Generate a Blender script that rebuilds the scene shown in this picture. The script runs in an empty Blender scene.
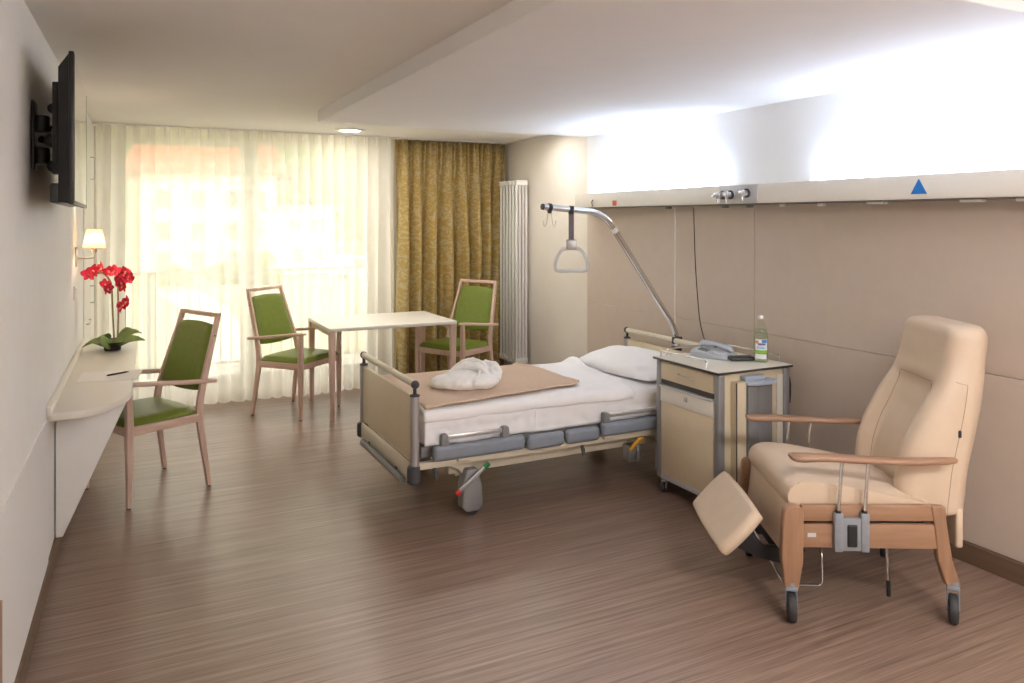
import bpy, bmesh, math, random
from mathutils import Vector, Matrix
random.seed(7)
PI = math.pi
S = bpy.context.scene
COL = S.collection

# ------------------------------------------------------------------ materials
MATS = {}
def nodes_of(name):
    m = bpy.data.materials.new(name); m.use_nodes = True
    nt = m.node_tree
    return m, nt, nt.nodes['Principled BSDF']
def mat(name, col, rough=0.5, metal=0.0, noise=0.06, scale=40.0, bump=0.0, stretch=(1, 1, 1), spec=0.5, bscale=None, coat=0.0):
    """Principled surface whose colour varies by a procedural noise."""
    m, nt, b = nodes_of(name)
    tc = nt.nodes.new('ShaderNodeTexCoord')
    mp = nt.nodes.new('ShaderNodeMapping'); mp.inputs['Scale'].default_value = stretch
    nt.links.new(tc.outputs['Object'], mp.inputs['Vector'])
    nz = nt.nodes.new('ShaderNodeTexNoise'); nz.inputs['Scale'].default_value = scale; nz.inputs['Detail'].default_value = 4
    nt.links.new(mp.outputs['Vector'], nz.inputs['Vector'])
    rp = nt.nodes.new('ShaderNodeValToRGB')
    rp.color_ramp.elements[0].position = 0.3; rp.color_ramp.elements[1].position = 0.7
    lo = [max(0, c * (1 - noise)) for c in col]; hi = [min(1, c * (1 + noise)) for c in col]
    rp.color_ramp.elements[0].color = (*lo, 1); rp.color_ramp.elements[1].color = (*hi, 1)
    nt.links.new(nz.outputs['Fac'], rp.inputs['Fac'])
    nt.links.new(rp.outputs['Color'], b.inputs['Base Color'])
    b.inputs['Roughness'].default_value = rough; b.inputs['Metallic'].default_value = metal
    b.inputs['Specular IOR Level'].default_value = spec
    b.inputs['Coat Weight'].default_value = coat
    if bump:
        bp = nt.nodes.new('ShaderNodeBump'); bp.inputs['Strength'].default_value = bump; bp.inputs['Distance'].default_value = 0.01
        if bscale:
            n2 = nt.nodes.new('ShaderNodeTexNoise'); n2.inputs['Scale'].default_value = bscale; n2.inputs['Detail'].default_value = 3
            nt.links.new(mp.outputs['Vector'], n2.inputs['Vector']); nt.links.new(n2.outputs['Fac'], bp.inputs['Height'])
        else:
            nt.links.new(nz.outputs['Fac'], bp.inputs['Height'])
        nt.links.new(bp.outputs['Normal'], b.inputs['Normal'])
    MATS[name] = m
    return m
def emit(name, col, strength):
    m, nt, b = nodes_of(name)
    b.inputs['Base Color'].default_value = (*col, 1)
    b.inputs['Emission Color'].default_value = (*col, 1); b.inputs['Emission Strength'].default_value = strength
    MATS[name] = m
    return m

def floor_mat():
    m, nt, b = nodes_of('streaked_floor')
    N = nt.nodes.new; L = nt.links.new
    tc = N('ShaderNodeTexCoord')
    def streak(sx, sy, det, off):
        mp = N('ShaderNodeMapping'); mp.inputs['Scale'].default_value = (sx, sy, 1); mp.inputs['Location'].default_value = (off, off * 2, 0)
        L(tc.outputs['Object'], mp.inputs['Vector'])
        n = N('ShaderNodeTexNoise'); n.inputs['Scale'].default_value = 1; n.inputs['Detail'].default_value = det; n.inputs['Roughness'].default_value = 0.6
        L(mp.outputs['Vector'], n.inputs['Vector']); return n
    a = streak(1.1, 42, 5, 0); c = streak(3.0, 150, 3, 7)
    mx = N('ShaderNodeMix'); mx.data_type = 'FLOAT'; mx.inputs[0].default_value = 0.45
    L(a.outputs['Fac'], mx.inputs[2]); L(c.outputs['Fac'], mx.inputs[3])
    rp = N('ShaderNodeValToRGB'); cr = rp.color_ramp
    cr.elements[0].position = 0.34; cr.elements[0].color = (0.128, 0.082, 0.062, 1)
    cr.elements[1].position = 0.66; cr.elements[1].color = (0.365, 0.258, 0.203, 1)
    e = cr.elements.new(0.5); e.color = (0.243, 0.162, 0.124, 1)
    L(mx.outputs[0], rp.inputs['Fac']); L(rp.outputs['Color'], b.inputs['Base Color'])
    b.inputs['Roughness'].default_value = 0.32; b.inputs['Specular IOR Level'].default_value = 0.55
    bp = N('ShaderNodeBump'); bp.inputs['Strength'].default_value = 0.08; bp.inputs['Distance'].default_value = 0.004
    L(c.outputs['Fac'], bp.inputs['Height']); L(bp.outputs['Normal'], b.inputs['Normal'])
    MATS['floor'] = m
def damask_mat():
    m, nt, b = nodes_of('ochre_damask')
    N = nt.nodes.new; L = nt.links.new
    tc = N('ShaderNodeTexCoord')
    mp = N('ShaderNodeMapping'); mp.inputs['Scale'].default_value = (1, 1, 1)
    L(tc.outputs['UV'], mp.inputs['Vector'])
    wv = N('ShaderNodeTexNoise'); wv.inputs['Scale'].default_value = 15; wv.inputs['Detail'].default_value = 2.5; wv.inputs['Distortion'].default_value = 2.2
    L(mp.outputs['Vector'], wv.inputs['Vector'])
    rp = N('ShaderNodeValToRGB'); cr = rp.color_ramp
    cr.elements[0].position = 0.47; cr.elements[0].color = (0.36, 0.24, 0.052, 1)
    cr.elements[1].position = 0.56; cr.elements[1].color = (0.42, 0.335, 0.17, 1)
    L(wv.outputs['Fac'], rp.inputs['Fac']); L(rp.outputs['Color'], b.inputs['Base Color'])
    b.inputs['Roughness'].default_value = 0.6; b.inputs['Sheen Weight'].default_value = 0.2
    MATS['damask'] = m
def sheer_mat():
    m = bpy.data.materials.new('sheer_voile'); m.use_nodes = True
    nt = m.node_tree; nt.nodes.clear(); N = nt.nodes.new; L = nt.links.new
    tc = N('ShaderNodeTexCoord'); nz = N('ShaderNodeTexNoise'); nz.inputs['Scale'].default_value = 60
    L(tc.outputs['Object'], nz.inputs['Vector'])
    tr = N('ShaderNodeBsdfTransparent'); tr.inputs['Color'].default_value = (1.0, 0.985, 0.95, 1)
    tl = N('ShaderNodeBsdfTranslucent'); tl.inputs['Color'].default_value = (0.96, 0.94, 0.88, 1)
    df = N('ShaderNodeBsdfDiffuse'); df.inputs['Color'].default_value = (0.92, 0.90, 0.85, 1)
    m1 = N('ShaderNodeMixShader'); m1.inputs[0].default_value = 0.45
    L(tl.outputs[0], m1.inputs[1]); L(df.outputs[0], m1.inputs[2])
    # more threads in the way where the cloth is seen at a slant
    lw = N('ShaderNodeLayerWeight'); lw.inputs['Blend'].default_value = 0.35
    mr = N('ShaderNodeMapRange'); mr.inputs['To Min'].default_value = SHEER[0]; mr.inputs['To Max'].default_value = SHEER[1]
    L(lw.outputs['Facing'], mr.inputs['Value'])
    m2 = N('ShaderNodeMixShader'); L(mr.outputs[0], m2.inputs[0])
    L(tr.outputs[0], m2.inputs[1]); L(m1.outputs[0], m2.inputs[2])
    out = N('ShaderNodeOutputMaterial'); L(m2.outputs[0], out.inputs['Surface'])
    MATS['sheer'] = m
def glass_mat(name, col=(1, 1, 1), refl=0.08, rough=0.0):
    m = bpy.data.materials.new(name); m.use_nodes = True
    nt = m.node_tree; nt.nodes.clear(); N = nt.nodes.new; L = nt.links.new
    tr = N('ShaderNodeBsdfTransparent'); tr.inputs['Color'].default_value = (*col, 1)
    gl = N('ShaderNodeBsdfGlossy'); gl.inputs['Roughness'].default_value = rough
    lw = N('ShaderNodeLayerWeight'); lw.inputs['Blend'].default_value = 0.5
    pw = N('ShaderNodeMath'); pw.operation = 'POWER'; pw.inputs[1].default_value = 4.0; L(lw.outputs['Facing'], pw.inputs[0])
    fr = N('ShaderNodeMapRange'); fr.inputs['To Min'].default_value = refl * .5; fr.inputs['To Max'].default_value = 0.45; L(pw.outputs[0], fr.inputs['Value'])
    mx = N('ShaderNodeMixShader'); L(fr.outputs[0], mx.inputs[0]); L(tr.outputs[0], mx.inputs[1]); L(gl.outputs[0], mx.inputs[2])
    out = N('ShaderNodeOutputMaterial'); L(mx.outputs[0], out.inputs['Surface'])
    MATS[name] = m
def shade_mat():
    m = bpy.data.materials.new('lamp_shade_fabric'); m.use_nodes = True
    nt = m.node_tree; nt.nodes.clear(); N = nt.nodes.new; L = nt.links.new
    tl = N('ShaderNodeBsdfTranslucent'); tl.inputs['Color'].default_value = (0.95, 0.86, 0.72, 1)
    df = N('ShaderNodeBsdfDiffuse'); df.inputs['Color'].default_value = (0.92, 0.86, 0.76, 1)
    mx = N('ShaderNodeMixShader'); mx.inputs[0].default_value = 0.5
    L(tl.outputs[0], mx.inputs[1]); L(df.outputs[0], mx.inputs[2])
    out = N('ShaderNodeOutputMaterial'); L(mx.outputs[0], out.inputs['Surface'])
    MATS['shade'] = m
def wood(name, col, rough=0.45, axis=(1, 1, 0.12)):
    return mat(name, col, rough, noise=0.13, scale=38, stretch=axis, bump=0.03)

# tunable light values
SHEER = (0.72, 0.96)
TUBE = 3.7; SKY = 0.74; SUN = 0.35; DOWN = 13.0; FILL = 17.0; EXPOSURE = 2.7

mat('wall_paint', (0.80, 0.79, 0.76), 0.75, noise=0.015, scale=6, bump=0.02, bscale=180)
mat('wall_beige', (0.78, 0.735, 0.665), 0.75, noise=0.015, scale=6, bump=0.02, bscale=180)
mat('ceiling_paint', (0.80, 0.775, 0.73), 0.85, noise=0.01, scale=5)
mat('soffit_paint', (0.86, 0.85, 0.84), 0.85, noise=0.01, scale=5)
mat('panel_taupe', (0.60, 0.51, 0.435), 0.5, noise=0.02, scale=12)
mat('panel_white', (0.80, 0.79, 0.77), 0.5, noise=0.01, scale=12)
floor_mat()
wood('base_wood', (0.15, 0.095, 0.062), 0.5, (0.3, 0.08, 1))
wood('beech', (0.66, 0.475, 0.385), 0.42)
wood('beech_flat', (0.66, 0.475, 0.385), 0.42, (0.12, 1, 1))
wood('recliner_wood', (0.315, 0.178, 0.106), 0.38)
wood('recliner_wood_flat', (0.34, 0.195, 0.118), 0.36, (0.12, 1, 1))
mat('green_vinyl', (0.155, 0.205, 0.022), 0.42, noise=0.08, scale=30, bump=0.03, bscale=500)
mat('cream_leather', (0.635, 0.505, 0.38), 0.48, noise=0.025, scale=14, bump=0.05, bscale=420)
mat('leather_seam', (0.33, 0.24, 0.165), 0.7); mat('arm_grey', (0.25, 0.27, 0.30), 0.45); mat('polished_fitting', (0.80, 0.80, 0.82), 0.22, 0.6, noise=0.02)
mat('cream_laminate', (0.70, 0.60, 0.43), 0.42, noise=0.015, scale=30)
mat('cream_top', (0.78, 0.755, 0.66), 0.35, noise=0.01, scale=30)
mat('cream_metal', (0.66, 0.60, 0.48), 0.4, noise=0.02, scale=20)
mat('pale_laminate', (0.76, 0.72, 0.64), 0.42, noise=0.01, scale=30)
mat('table_laminate', (0.82, 0.79, 0.73), 0.32, noise=0.01, scale=30)
mat('dark_edge', (0.055, 0.05, 0.048), 0.5)
mat('alu', (0.50, 0.50, 0.51), 0.38, 0.8, noise=0.03, scale=60, stretch=(1, 1, 0.1))
mat('grey_alu', (0.33, 0.335, 0.35), 0.42, 0.5, noise=0.03, scale=60, stretch=(1, 1, 0.1))
mat('chrome', (0.72, 0.71, 0.70), 0.14, 1.0, noise=0.02)
mat('brushed', (0.62, 0.60, 0.57), 0.28, 1.0, noise=0.04, stretch=(1, 1, 0.1))
mat('brass', (0.55, 0.47, 0.36), 0.3, 0.9, noise=0.03)
mat('blue_grey', (0.235, 0.265, 0.315), 0.5, noise=0.04, scale=30)
mat('light_blue_grey', (0.40, 0.46, 0.56), 0.45, noise=0.04, scale=30)
mat('dark_grey', (0.055, 0.058, 0.066), 0.5, noise=0.05)
mat('mid_grey', (0.22, 0.22, 0.225), 0.5, noise=0.05)
mat('black_plastic', (0.014, 0.014, 0.015), 0.4, noise=0.1)
mat('rubber', (0.035, 0.036, 0.04), 0.65, noise=0.1)
mat('white_plastic', (0.80, 0.79, 0.76), 0.4, noise=0.01)
mat('linen', (0.91, 0.91, 0.925), 0.85, noise=0.012, scale=18, bump=0.25, bscale=9)
mat('sheet_linen', (0.88, 0.875, 0.90), 0.85, noise=0.012, scale=18, bump=0.25, bscale=12)
mat('terry', (0.93, 0.93, 0.93), 0.95, noise=0.03, scale=90, bump=0.3, bscale=260)
mat('tan_blanket', (0.66, 0.50, 0.38), 0.95, noise=0.05, scale=120, bump=0.25, bscale=300)
mat('radiator_white', (0.78, 0.765, 0.735), 0.4, noise=0.01)
mat('rail_cream', (0.86, 0.83, 0.755), 0.45, noise=0.01)
mat('plate_grey', (0.60, 0.61, 0.64), 0.4, 0.3, noise=0.02)
mat('red', (0.55, 0.035, 0.03), 0.5); mat('green', (0.02, 0.20, 0.07), 0.5)
mat('yellow', (0.72, 0.38, 0.02), 0.5); mat('sign_blue', (0.01, 0.19, 0.62), 0.5); mat('label_red', (0.70, 0.13, 0.07), 0.5)
mat('strap_mauve', (0.20, 0.175, 0.20), 0.8, noise=0.05, scale=200)
mat('handle_grey', (0.70, 0.71, 0.72), 0.4, noise=0.02)
mat('petal', (0.66, 0.028, 0.075), 0.55, noise=0.35, scale=45); mat('petal_heart', (0.80, 0.30, 0.22), 0.5, noise=0.3)
mat('orchid_leaf', (0.20, 0.285, 0.075), 0.4, noise=0.25, scale=14)
mat('stem_green', (0.36, 0.26, 0.10), 0.6, noise=0.2); mat('soil', (0.06, 0.04, 0.03), 0.9, noise=0.4, bump=0.5)
mat('bowl_brown', (0.035, 0.022, 0.02), 0.3, noise=0.15)
mat('paper', (0.83, 0.80, 0.76), 0.7, noise=0.01)
mat('phone_grey', (0.50, 0.54, 0.60), 0.45, noise=0.02); mat('phone_key', (0.66, 0.69, 0.74), 0.5); mat('phone_screen', (0.16, 0.20, 0.17), 0.25)
mat('label_white', (0.80, 0.86, 0.90), 0.5, noise=0.02); mat('label_blue', (0.09, 0.30, 0.66), 0.5); mat('label_green', (0.25, 0.55, 0.05), 0.5)
mat('label_orange', (0.80, 0.30, 0.12), 0.5); mat('label_violet', (0.20, 0.16, 0.45), 0.5)
glass_mat('window_glass', (0.97, 0.985, 0.97)); glass_mat('bottle_glass', (0.93, 0.97, 0.92), refl=.05)
mat('pvc_white', (0.80, 0.79, 0.76), 0.4, noise=0.01)
# the television: glossy glass front
mat('tv_screen', (0.012, 0.012, 0.013), 0.04, noise=0.0, spec=0.9, coat=1.0)
mat('screen_edge', (0.02, 0.12, 0.05), 0.2)
damask_mat(); sheer_mat(); shade_mat()
emit('tube_light', (0.66, 0.79, 1.0), TUBE); emit('warm_disc', (1.0, 0.93, 0.84), DOWN); emit('bulb', (1.0, 0.76, 0.50), 48.0)
emit('fill_light', (1.0, 0.945, 0.905), FILL)
mat('render_white', (0.74, 0.73, 0.69), 0.9, noise=0.02, scale=2); mat('roof_tile', (0.55, 0.20, 0.13), 0.9, noise=0.15, scale=6)
mat('facade_window', (0.20, 0.22, 0.24), 0.3); mat('facade_stone', (0.60, 0.48, 0.36), 0.9, noise=0.1)
mat('leaves_dark', (0.055, 0.095, 0.022), 0.8, noise=0.5, scale=1.2); mat('leaves_light', (0.14, 0.20, 0.045), 0.8, noise=0.5, scale=1.5)
mat('bark', (0.10, 0.07, 0.05), 0.9, noise=0.3); mat('lawn', (0.40, 0.38, 0.22), 0.95, noise=0.2, scale=0.6)
mat('concrete', (0.50, 0.48, 0.45), 0.9, noise=0.06, scale=8); mat('rail_iron', (0.30, 0.29, 0.28), 0.5, 0.6)
mat('car_white', (0.80, 0.80, 0.80), 0.3); mat('path_pale', (0.66, 0.63, 0.56), 0.9, noise=0.05)

# ------------------------------------------------------------------ mesh helpers
class MB:
    def __init__(s): s.bm = bmesh.new()
    def _merge(s, b, mtx=None):
        if mtx is not None: bmesh.ops.transform(b, matrix=mtx, verts=b.verts)
        me = bpy.data.meshes.new('_t'); b.to_mesh(me); b.free(); s.bm.from_mesh(me); bpy.data.meshes.remove(me)
        return s
    def box(s, x0, x1, y0, y1, z0, z1, bev=0.0, seg=2, mtx=None):
        b = bmesh.new(); bmesh.ops.create_cube(b, size=1)
        sc = Matrix.Diagonal((x1 - x0, y1 - y0, z1 - z0, 1)); tr = Matrix.Translation(((x0 + x1) / 2, (y0 + y1) / 2, (z0 + z1) / 2))
        bmesh.ops.transform(b, matrix=tr @ sc, verts=b.verts)
        if bev: bmesh.ops.bevel(b, geom=b.edges[:], offset=bev, segments=seg, profile=0.5, affect='EDGES')
        return s._merge(b, mtx)
    def prism(s, pts, axis, t0, t1, bev=0.0, seg=2, mtx=None):
        """extrude a 2-D outline along axis 'x','y' or 'z'"""
        def P(p, t):
            return {'x': (t, p[0], p[1]), 'y': (p[0], t, p[1]), 'z': (p[0], p[1], t)}[axis]
        b = bmesh.new()
        A = [b.verts.new(P(p, t0)) for p in pts]; B = [b.verts.new(P(p, t1)) for p in pts]
        n = len(pts)
        b.faces.new(A); b.faces.new(B[::-1])
        for i in range(n): b.faces.new((A[i], B[i], B[(i + 1) % n], A[(i + 1) % n]))
        bmesh.ops.recalc_face_normals(b, faces=b.faces)
        if bev:
            b.normal_update()
            es = [e for e in b.edges if len(e.link_faces) == 2 and e.calc_face_angle(0) > 0.6]
            bmesh.ops.bevel(b, geom=es, offset=bev, segments=seg, profile=0.5, affect='EDGES')
        return s._merge(b, mtx)
    def loft(s, rings, caps=True, mtx=None):
        b = bmesh.new(); R = [[b.verts.new(p) for p in r] for r in rings]; n = len(R[0])
        for i in range(len(R) - 1):
            for j in range(n): b.faces.new((R[i][j], R[i][(j + 1) % n], R[i + 1][(j + 1) % n], R[i + 1][j]))
        if caps: b.faces.new(R[0][::-1]); b.faces.new(R[-1])
        bmesh.ops.recalc_face_normals(b, faces=b.faces)
        return s._merge(b, mtx)
    def tube(s, pts, r, n=12, closed=False, mtx=None, flat=1.0):
        P = [Vector(p) for p in pts]; m = len(P)
        rr = r if isinstance(r, (list, tuple)) else [r] * m
        rings = []; nrm = None
        for i in range(m):
            if closed: t = (P[(i + 1) % m] - P[i - 1])
            else: t = P[min(i + 1, m - 1)] - P[max(i - 1, 0)]
            t.normalize()
            if nrm is None:
                up = Vector((0, 0, 1)) if abs(t.z) < 0.9 else Vector((0, 1, 0))
                nrm = (up - t * up.dot(t)).normalized()
            else:
                nrm = (nrm - t * nrm.dot(t)).normalized()
            bi = t.cross(nrm)
            rings.append([P[i] + nrm * math.cos(2 * PI * k / n) * rr[i] * flat + bi * math.sin(2 * PI * k / n) * rr[i] for k in range(n)])
        if closed: rings.append(rings[0])
        if closed:
            b = bmesh.new(); R = [[b.verts.new(p) for p in q] for q in rings[:-1]]
            for i in range(m):
                for j in range(n): b.faces.new((R[i][j], R[i][(j + 1) % n], R[(i + 1) % m][(j + 1) % n], R[(i + 1) % m][j]))
            bmesh.ops.recalc_face_normals(b, faces=b.faces)
            return s._merge(b, mtx)
        return s.loft(rings, True, mtx)
    def lathe(s, prof, n=24, mtx=None):
        rings = [[(max(r, 1e-4) * math.cos(2 * PI * k / n), max(r, 1e-4) * math.sin(2 * PI * k / n), z) for k in range(n)] for r, z in prof]
        return s.loft(rings, True, mtx)
    def ball(s, c, r, sc=(1, 1, 1), seg=16, rot=None):
        b = bmesh.new(); bmesh.ops.create_uvsphere(b, u_segments=seg, v_segments=max(6, seg // 2), radius=r)
        M = Matrix.Translation(c) @ (rot.to_4x4() if rot is not None else Matrix.Identity(4)) @ Matrix.Diagonal((*sc, 1))
        return s._merge(b, M)
    def grid(s, f, nu, nv, mtx=None, uv=None):
        b = bmesh.new(); V = [[b.verts.new(f(i / nu, j / nv)) for j in range(nv + 1)] for i in range(nu + 1)]
        lay = b.loops.layers.uv.new('UVMap') if uv else None
        for i in range(nu):
            for j in range(nv):
                fc = b.faces.new((V[i][j], V[i + 1][j], V[i + 1][j + 1], V[i][j + 1]))
                if uv:
                    for lp, (a, c) in zip(fc.loops, ((i, j), (i + 1, j), (i + 1, j + 1), (i, j + 1))): lp[lay].uv = uv(a / nu, c / nv)
        return s._merge(b, mtx)
    def pillow(s, cx, cy, cz, sx, sy, sz, p=2.6, n=24, q=0.5, mtx=None, bottom=1.0):
        """soft closed cushion: rounded outline, puffed top and bottom, closed round its rim"""
        def f(sign):
            def g(u, v):
                a = 2 * u - 1; c = 2 * v - 1
                # superellipse mapping of the square
                x = a * (1 - 0.06 * c * c * abs(a)); y = c * (1 - 0.06 * a * a * abs(c))
                h = max(0.0, (1 - abs(a) ** p) * (1 - abs(c) ** p)) ** q
                return (cx + x * sx / 2, cy + y * sy / 2, cz + sign * h * sz / 2 * (1 if sign > 0 else bottom))
            return g
        b = bmesh.new()
        for sign in (1, -1):
            g = f(sign); V = [[b.verts.new(g(i / n, j / n)) for j in range(n + 1)] for i in range(n + 1)]
            for i in range(n):
                for j in range(n):
                    q4 = (V[i][j], V[i + 1][j], V[i + 1][j + 1], V[i][j + 1]); b.faces.new(q4 if sign > 0 else q4[::-1])
        bmesh.ops.remove_doubles(b, verts=b.verts, dist=1e-5)
        bmesh.ops.recalc_face_normals(b, faces=b.faces)
        return s._merge(b, mtx)
    def build(s, name, m, parent=None, smooth=40, loc=None, label=None, kind=None):
        me = bpy.data.meshes.new(name); s.bm.to_mesh(me); s.bm.free()
        for p in me.polygons: p.use_smooth = bool(smooth)
        if smooth: me.set_sharp_from_angle(angle=math.radians(smooth))
        o = bpy.data.objects.new(name, me); COL.objects.link(o)
        me.materials.append(MATS[m] if isinstance(m, str) else m)
        if parent is not None: o.parent = parent
        if loc: o.location = loc
        if label: o['label'] = label
        if kind: o['kind'] = kind
        return o
def thing(name, label, cat, loc=(0, 0, 0), rotz=0.0, group=None):
    o = bpy.data.objects.new(name, None); COL.objects.link(o)
    o.empty_display_size = 0.1; o.location = loc; o.rotation_euler = (0, 0, rotz)
    o['label'] = label; o['category'] = cat
    if group: o['group'] = group
    return o
def tag(o, label, cat, group=None, kind=None):
    o['label'] = label; o['category'] = cat
    if group: o['group'] = group
    if kind: o['kind'] = kind
    return o
def struct(o): o['kind'] = 'structure'; return o
def dup(root, loc, rotz, label, group=None):
    r = root.copy(); COL.objects.link(r); r.location = loc; r.rotation_euler = (0, 0, rotz); r['label'] = label
    if group: r['group'] = group
    for ch in list(root.children):
        c = ch.copy(); COL.objects.link(c); c.parent = r
        for g in list(ch.children):
            d = g.copy(); COL.objects.link(d); d.parent = c
    return r
def T(x, y, z): return Matrix.Translation((x, y, z))
def RX(d): return Matrix.Rotation(math.radians(d), 4, 'X')
def RY(d): return Matrix.Rotation(math.radians(d), 4, 'Y')
def RZ(d): return Matrix.Rotation(math.radians(d), 4, 'Z')
def lerp(a, b, t): return a + (b - a) * t
def interp(tab, x):
    if x <= tab[0][0]: return tab[0][1]
    for (a, p), (b, q) in zip(tab, tab[1:]):
        if x <= b: return p + (q - p) * (x - a) / (b - a)
    return tab[-1][1]
def smooth(tab, x, w):
    return sum(interp(tab, x + w * k / 3) for k in (-3, -2, -1, 0, 1, 2, 3)) / 7
def bezier(p0, p1, p2, n=8):
    p0, p1, p2 = Vector(p0), Vector(p1), Vector(p2)
    return [(1 - t) ** 2 * p0 + 2 * t * (1 - t) * p1 + t * t * p2 for t in [k / n for k in range(n + 1)]]
def fillet(pts, r, n=6):
    P = [Vector(p) for p in pts]; out = [P[0]]
    for i in range(1, len(P) - 1):
        a = (P[i - 1] - P[i]); b = (P[i + 1] - P[i]); d = min(r, a.length * .49, b.length * .49)
        out += bezier(P[i] + a.normalized() * d, P[i], P[i] + b.normalized() * d, n)
    return out + [P[-1]]
# ------------------------------------------------------------------ the room
def LW(y): return -0.307 + 0.02 * (y - 4.59)          # the left wall is not quite parallel to the right one
LROT = -math.atan(0.02)
HC = 2.41; HS = 2.33; XR = 3.562; XP = 3.55; YW = 7.42; YF = -1.7
struct(MB().box(-0.9, 4.0, YF - 0.3, YW + 0.26, -0.2, 0).build('floor', 'floor', smooth=0))
struct(MB().box(-0.9, 4.0, YF - 0.3, YW + 0.26, HC, HC + 0.25).build('ceiling', 'ceiling_paint', smooth=0))
struct(MB().box(1.25, XR, 1.58, 5.68, HS, HC + 0.02, 0.003, 1).build('ceiling', 'soffit_paint', smooth=0))
struct(MB().prism([(LW(YF - .3) - .3, YF - .3), (LW(YF - .3), YF - .3), (LW(YW), YW), (LW(YW) - .3, YW)], 'z', 0, HC).build('wall_left', 'wall_paint', smooth=0))
struct(MB().box(XR, XR + 0.3, YF - .3, YW + .2, 0, HC).build('wall_right', 'wall_beige', smooth=0))
struct(MB().box(-0.9, 4.0, YF - .3, YF, 0, HC).build('wall_front', 'wall_paint', smooth=0))
# window wall: solid round the two tall window casements
WX0, WX1, WZ0, WZ1 = -0.13, 2.23, 0.07, 2.36
w = MB(); w.box(-0.9, WX0, YW, YW + .24, 0, HC); w.box(WX1, 4.0, YW, YW + .24, 0, HC)
w.box(WX0, WX1, YW, YW + .24, WZ1, HC); w.box(WX0, WX1, YW, YW + .24, 0, WZ0)
struct(w.build('wall_window', 'wall_beige', smooth=0))
def window(nm, x0, x1, gx0, gx1, gz0, gz1):
    f = MB(); y0, y1 = YW + .04, YW + .11
    f.box(x0, gx0, y0, y1, WZ0, WZ1, .006); f.box(gx1, x1, y0, y1, WZ0, WZ1, .006)
    f.box(gx0, gx1, y0, y1, WZ0, gz0, .006); f.box(gx0, gx1, y0, y1, gz1, WZ1, .006)
    o = struct(f.build(nm, 'pvc_white'))
    g = MB().box(gx0, gx1, y0 + .03, y0 + .038, gz0, gz1).build('pane', 'window_glass', o, smooth=0)
    s = MB(); s.box(gx0 - .045, gx0, y0 - .018, y0, gz0 - .05, gz1 + .05, .004); s.box(gx1, gx1 + .045, y0 - .018, y0, gz0 - .05, gz1 + .05, .004)
    s.box(gx0, gx1, y0 - .018, y0, gz0 - .05, gz0, .004); s.box(gx0, gx1, y0 - .018, y0, gz1, gz1 + .05, .004)
    s.build('sash', 'pvc_white', o)
    return o
wa = window('window_1', WX0, 1.01, -.012, .935, .20, 2.275)
wb = window('window_2', 1.01, WX1, 1.087, 2.11, .20, 2.30)
hd = MB(); hd.box(.965, .995, YW + .005, YW + .022, .98, 1.12, .004); hd.box(.972, .988, YW - .035, YW + .01, 1.06, 1.08, .003); hd.box(.90, .99, YW - .045, YW - .03, 1.06, 1.08, .004)
hd.build('window_handle', 'alu', wa)
# skirting
b = MB().prism([(LW(YF), YF), (LW(YF) + .014, YF), (LW(YW) + .014, YW), (LW(YW), YW)], 'z', 0, .085); struct(b.build('baseboard_left', 'base_wood', smooth=0))
struct(MB().box(XP - .016, XR, YF, 7.05, 0, .095, .002, 1).build('baseboard_right', 'base_wood', smooth=0))
struct(MB().box(-0.4, XR, YF, YF + .014, 0, .085).build('baseboard_front', 'base_wood', smooth=0))
# taupe cladding boards behind the bed, two rows with a fine joint
ys = [5.65, 3.67, 1.69, YF + .02]; k = 0
for (z0, z1) in ((.097, .9055), (.9085, 1.725)):
    for ya, yb in zip(ys, ys[1:]):
        k += 1
        struct(MB().box(XP, XR + .003, yb + .0015, ya - .0015, z0, z1, .0015, 1).build('wall_panel_%d' % k if k > 1 else 'wall_panel', 'panel_taupe', smooth=0))
struct(MB().box(XR - .006, XR + .003, YF + .02, 5.66, 1.842, HS, .001, 1).build('wall_panel_upper', 'soffit_paint', smooth=0))
# white impact board on the left wall below desk height
y0, y1 = YF + .02, 4.0
struct(MB().prism([(LW(y0) - .002, y0), (LW(y0) + .005, y0), (LW(y1) + .005, y1), (LW(y1) - .002, y1)], 'z', .087, .735).build('wall_panel_left', 'panel_white', smooth=0))
struct(MB().prism([(LW(2.3) + .004, 2.3), (LW(2.3) + .017, 2.3), (LW(2.70) + .017, 2.70), (LW(2.70) + .004, 2.70)], 'z', .087, .50, .003).build('trim_1', 'recliner_wood', smooth=0))

# ------------------------------------------------------------------ outdoors
struct(MB().grid(lambda u, v: (-60 + 160 * u, 9.3 + 110 * v, -.12 - 2.1 * min(1, (110 * v) / 45) + max(0, v - .55) * 6), 40, 40).build('ground', 'lawn'))
struct(MB().box(-3, 6, YW + .24, 9.2, -.2, -.02).build('ground_terrace', 'concrete', smooth=0))
p = MB().grid(lambda u, v: (lerp(1.05, 1.9, v) + .25 * math.sin(v * 4) + (u - .5) * (0.55 + v), 9.6 + 22 * v, -.10 - 2.1 * min(1, (.3 + 22 * v) / 45) + .02), 4, 24); struct(p.build('ground_path', 'path_pale'))
rl = thing('balcony_railing', 'dark iron railing with thin upright bars outside the windows', 'railing', (0, 8.7, -.02))
MB().box(-2.5, 5.2, -.02, .02, 1.07, 1.10, .004).build('top_rail', 'rail_iron', rl)
MB().box(-2.5, 5.2, -.015, .015, .10, .125, .003).build('bottom_rail', 'rail_iron', rl)
barm = MB().box(-.007, .007, -.007, .007, .125, 1.07).bm; bme = bpy.data.meshes.new('bar'); barm.to_mesh(bme); barm.free(); bme.materials.append(MATS['rail_iron'])
for i in range(42):
    o = bpy.data.objects.new('bar', bme); COL.objects.link(o); o.parent = rl; o.location = (-1.0 + i * .105, 0, 0)
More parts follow.
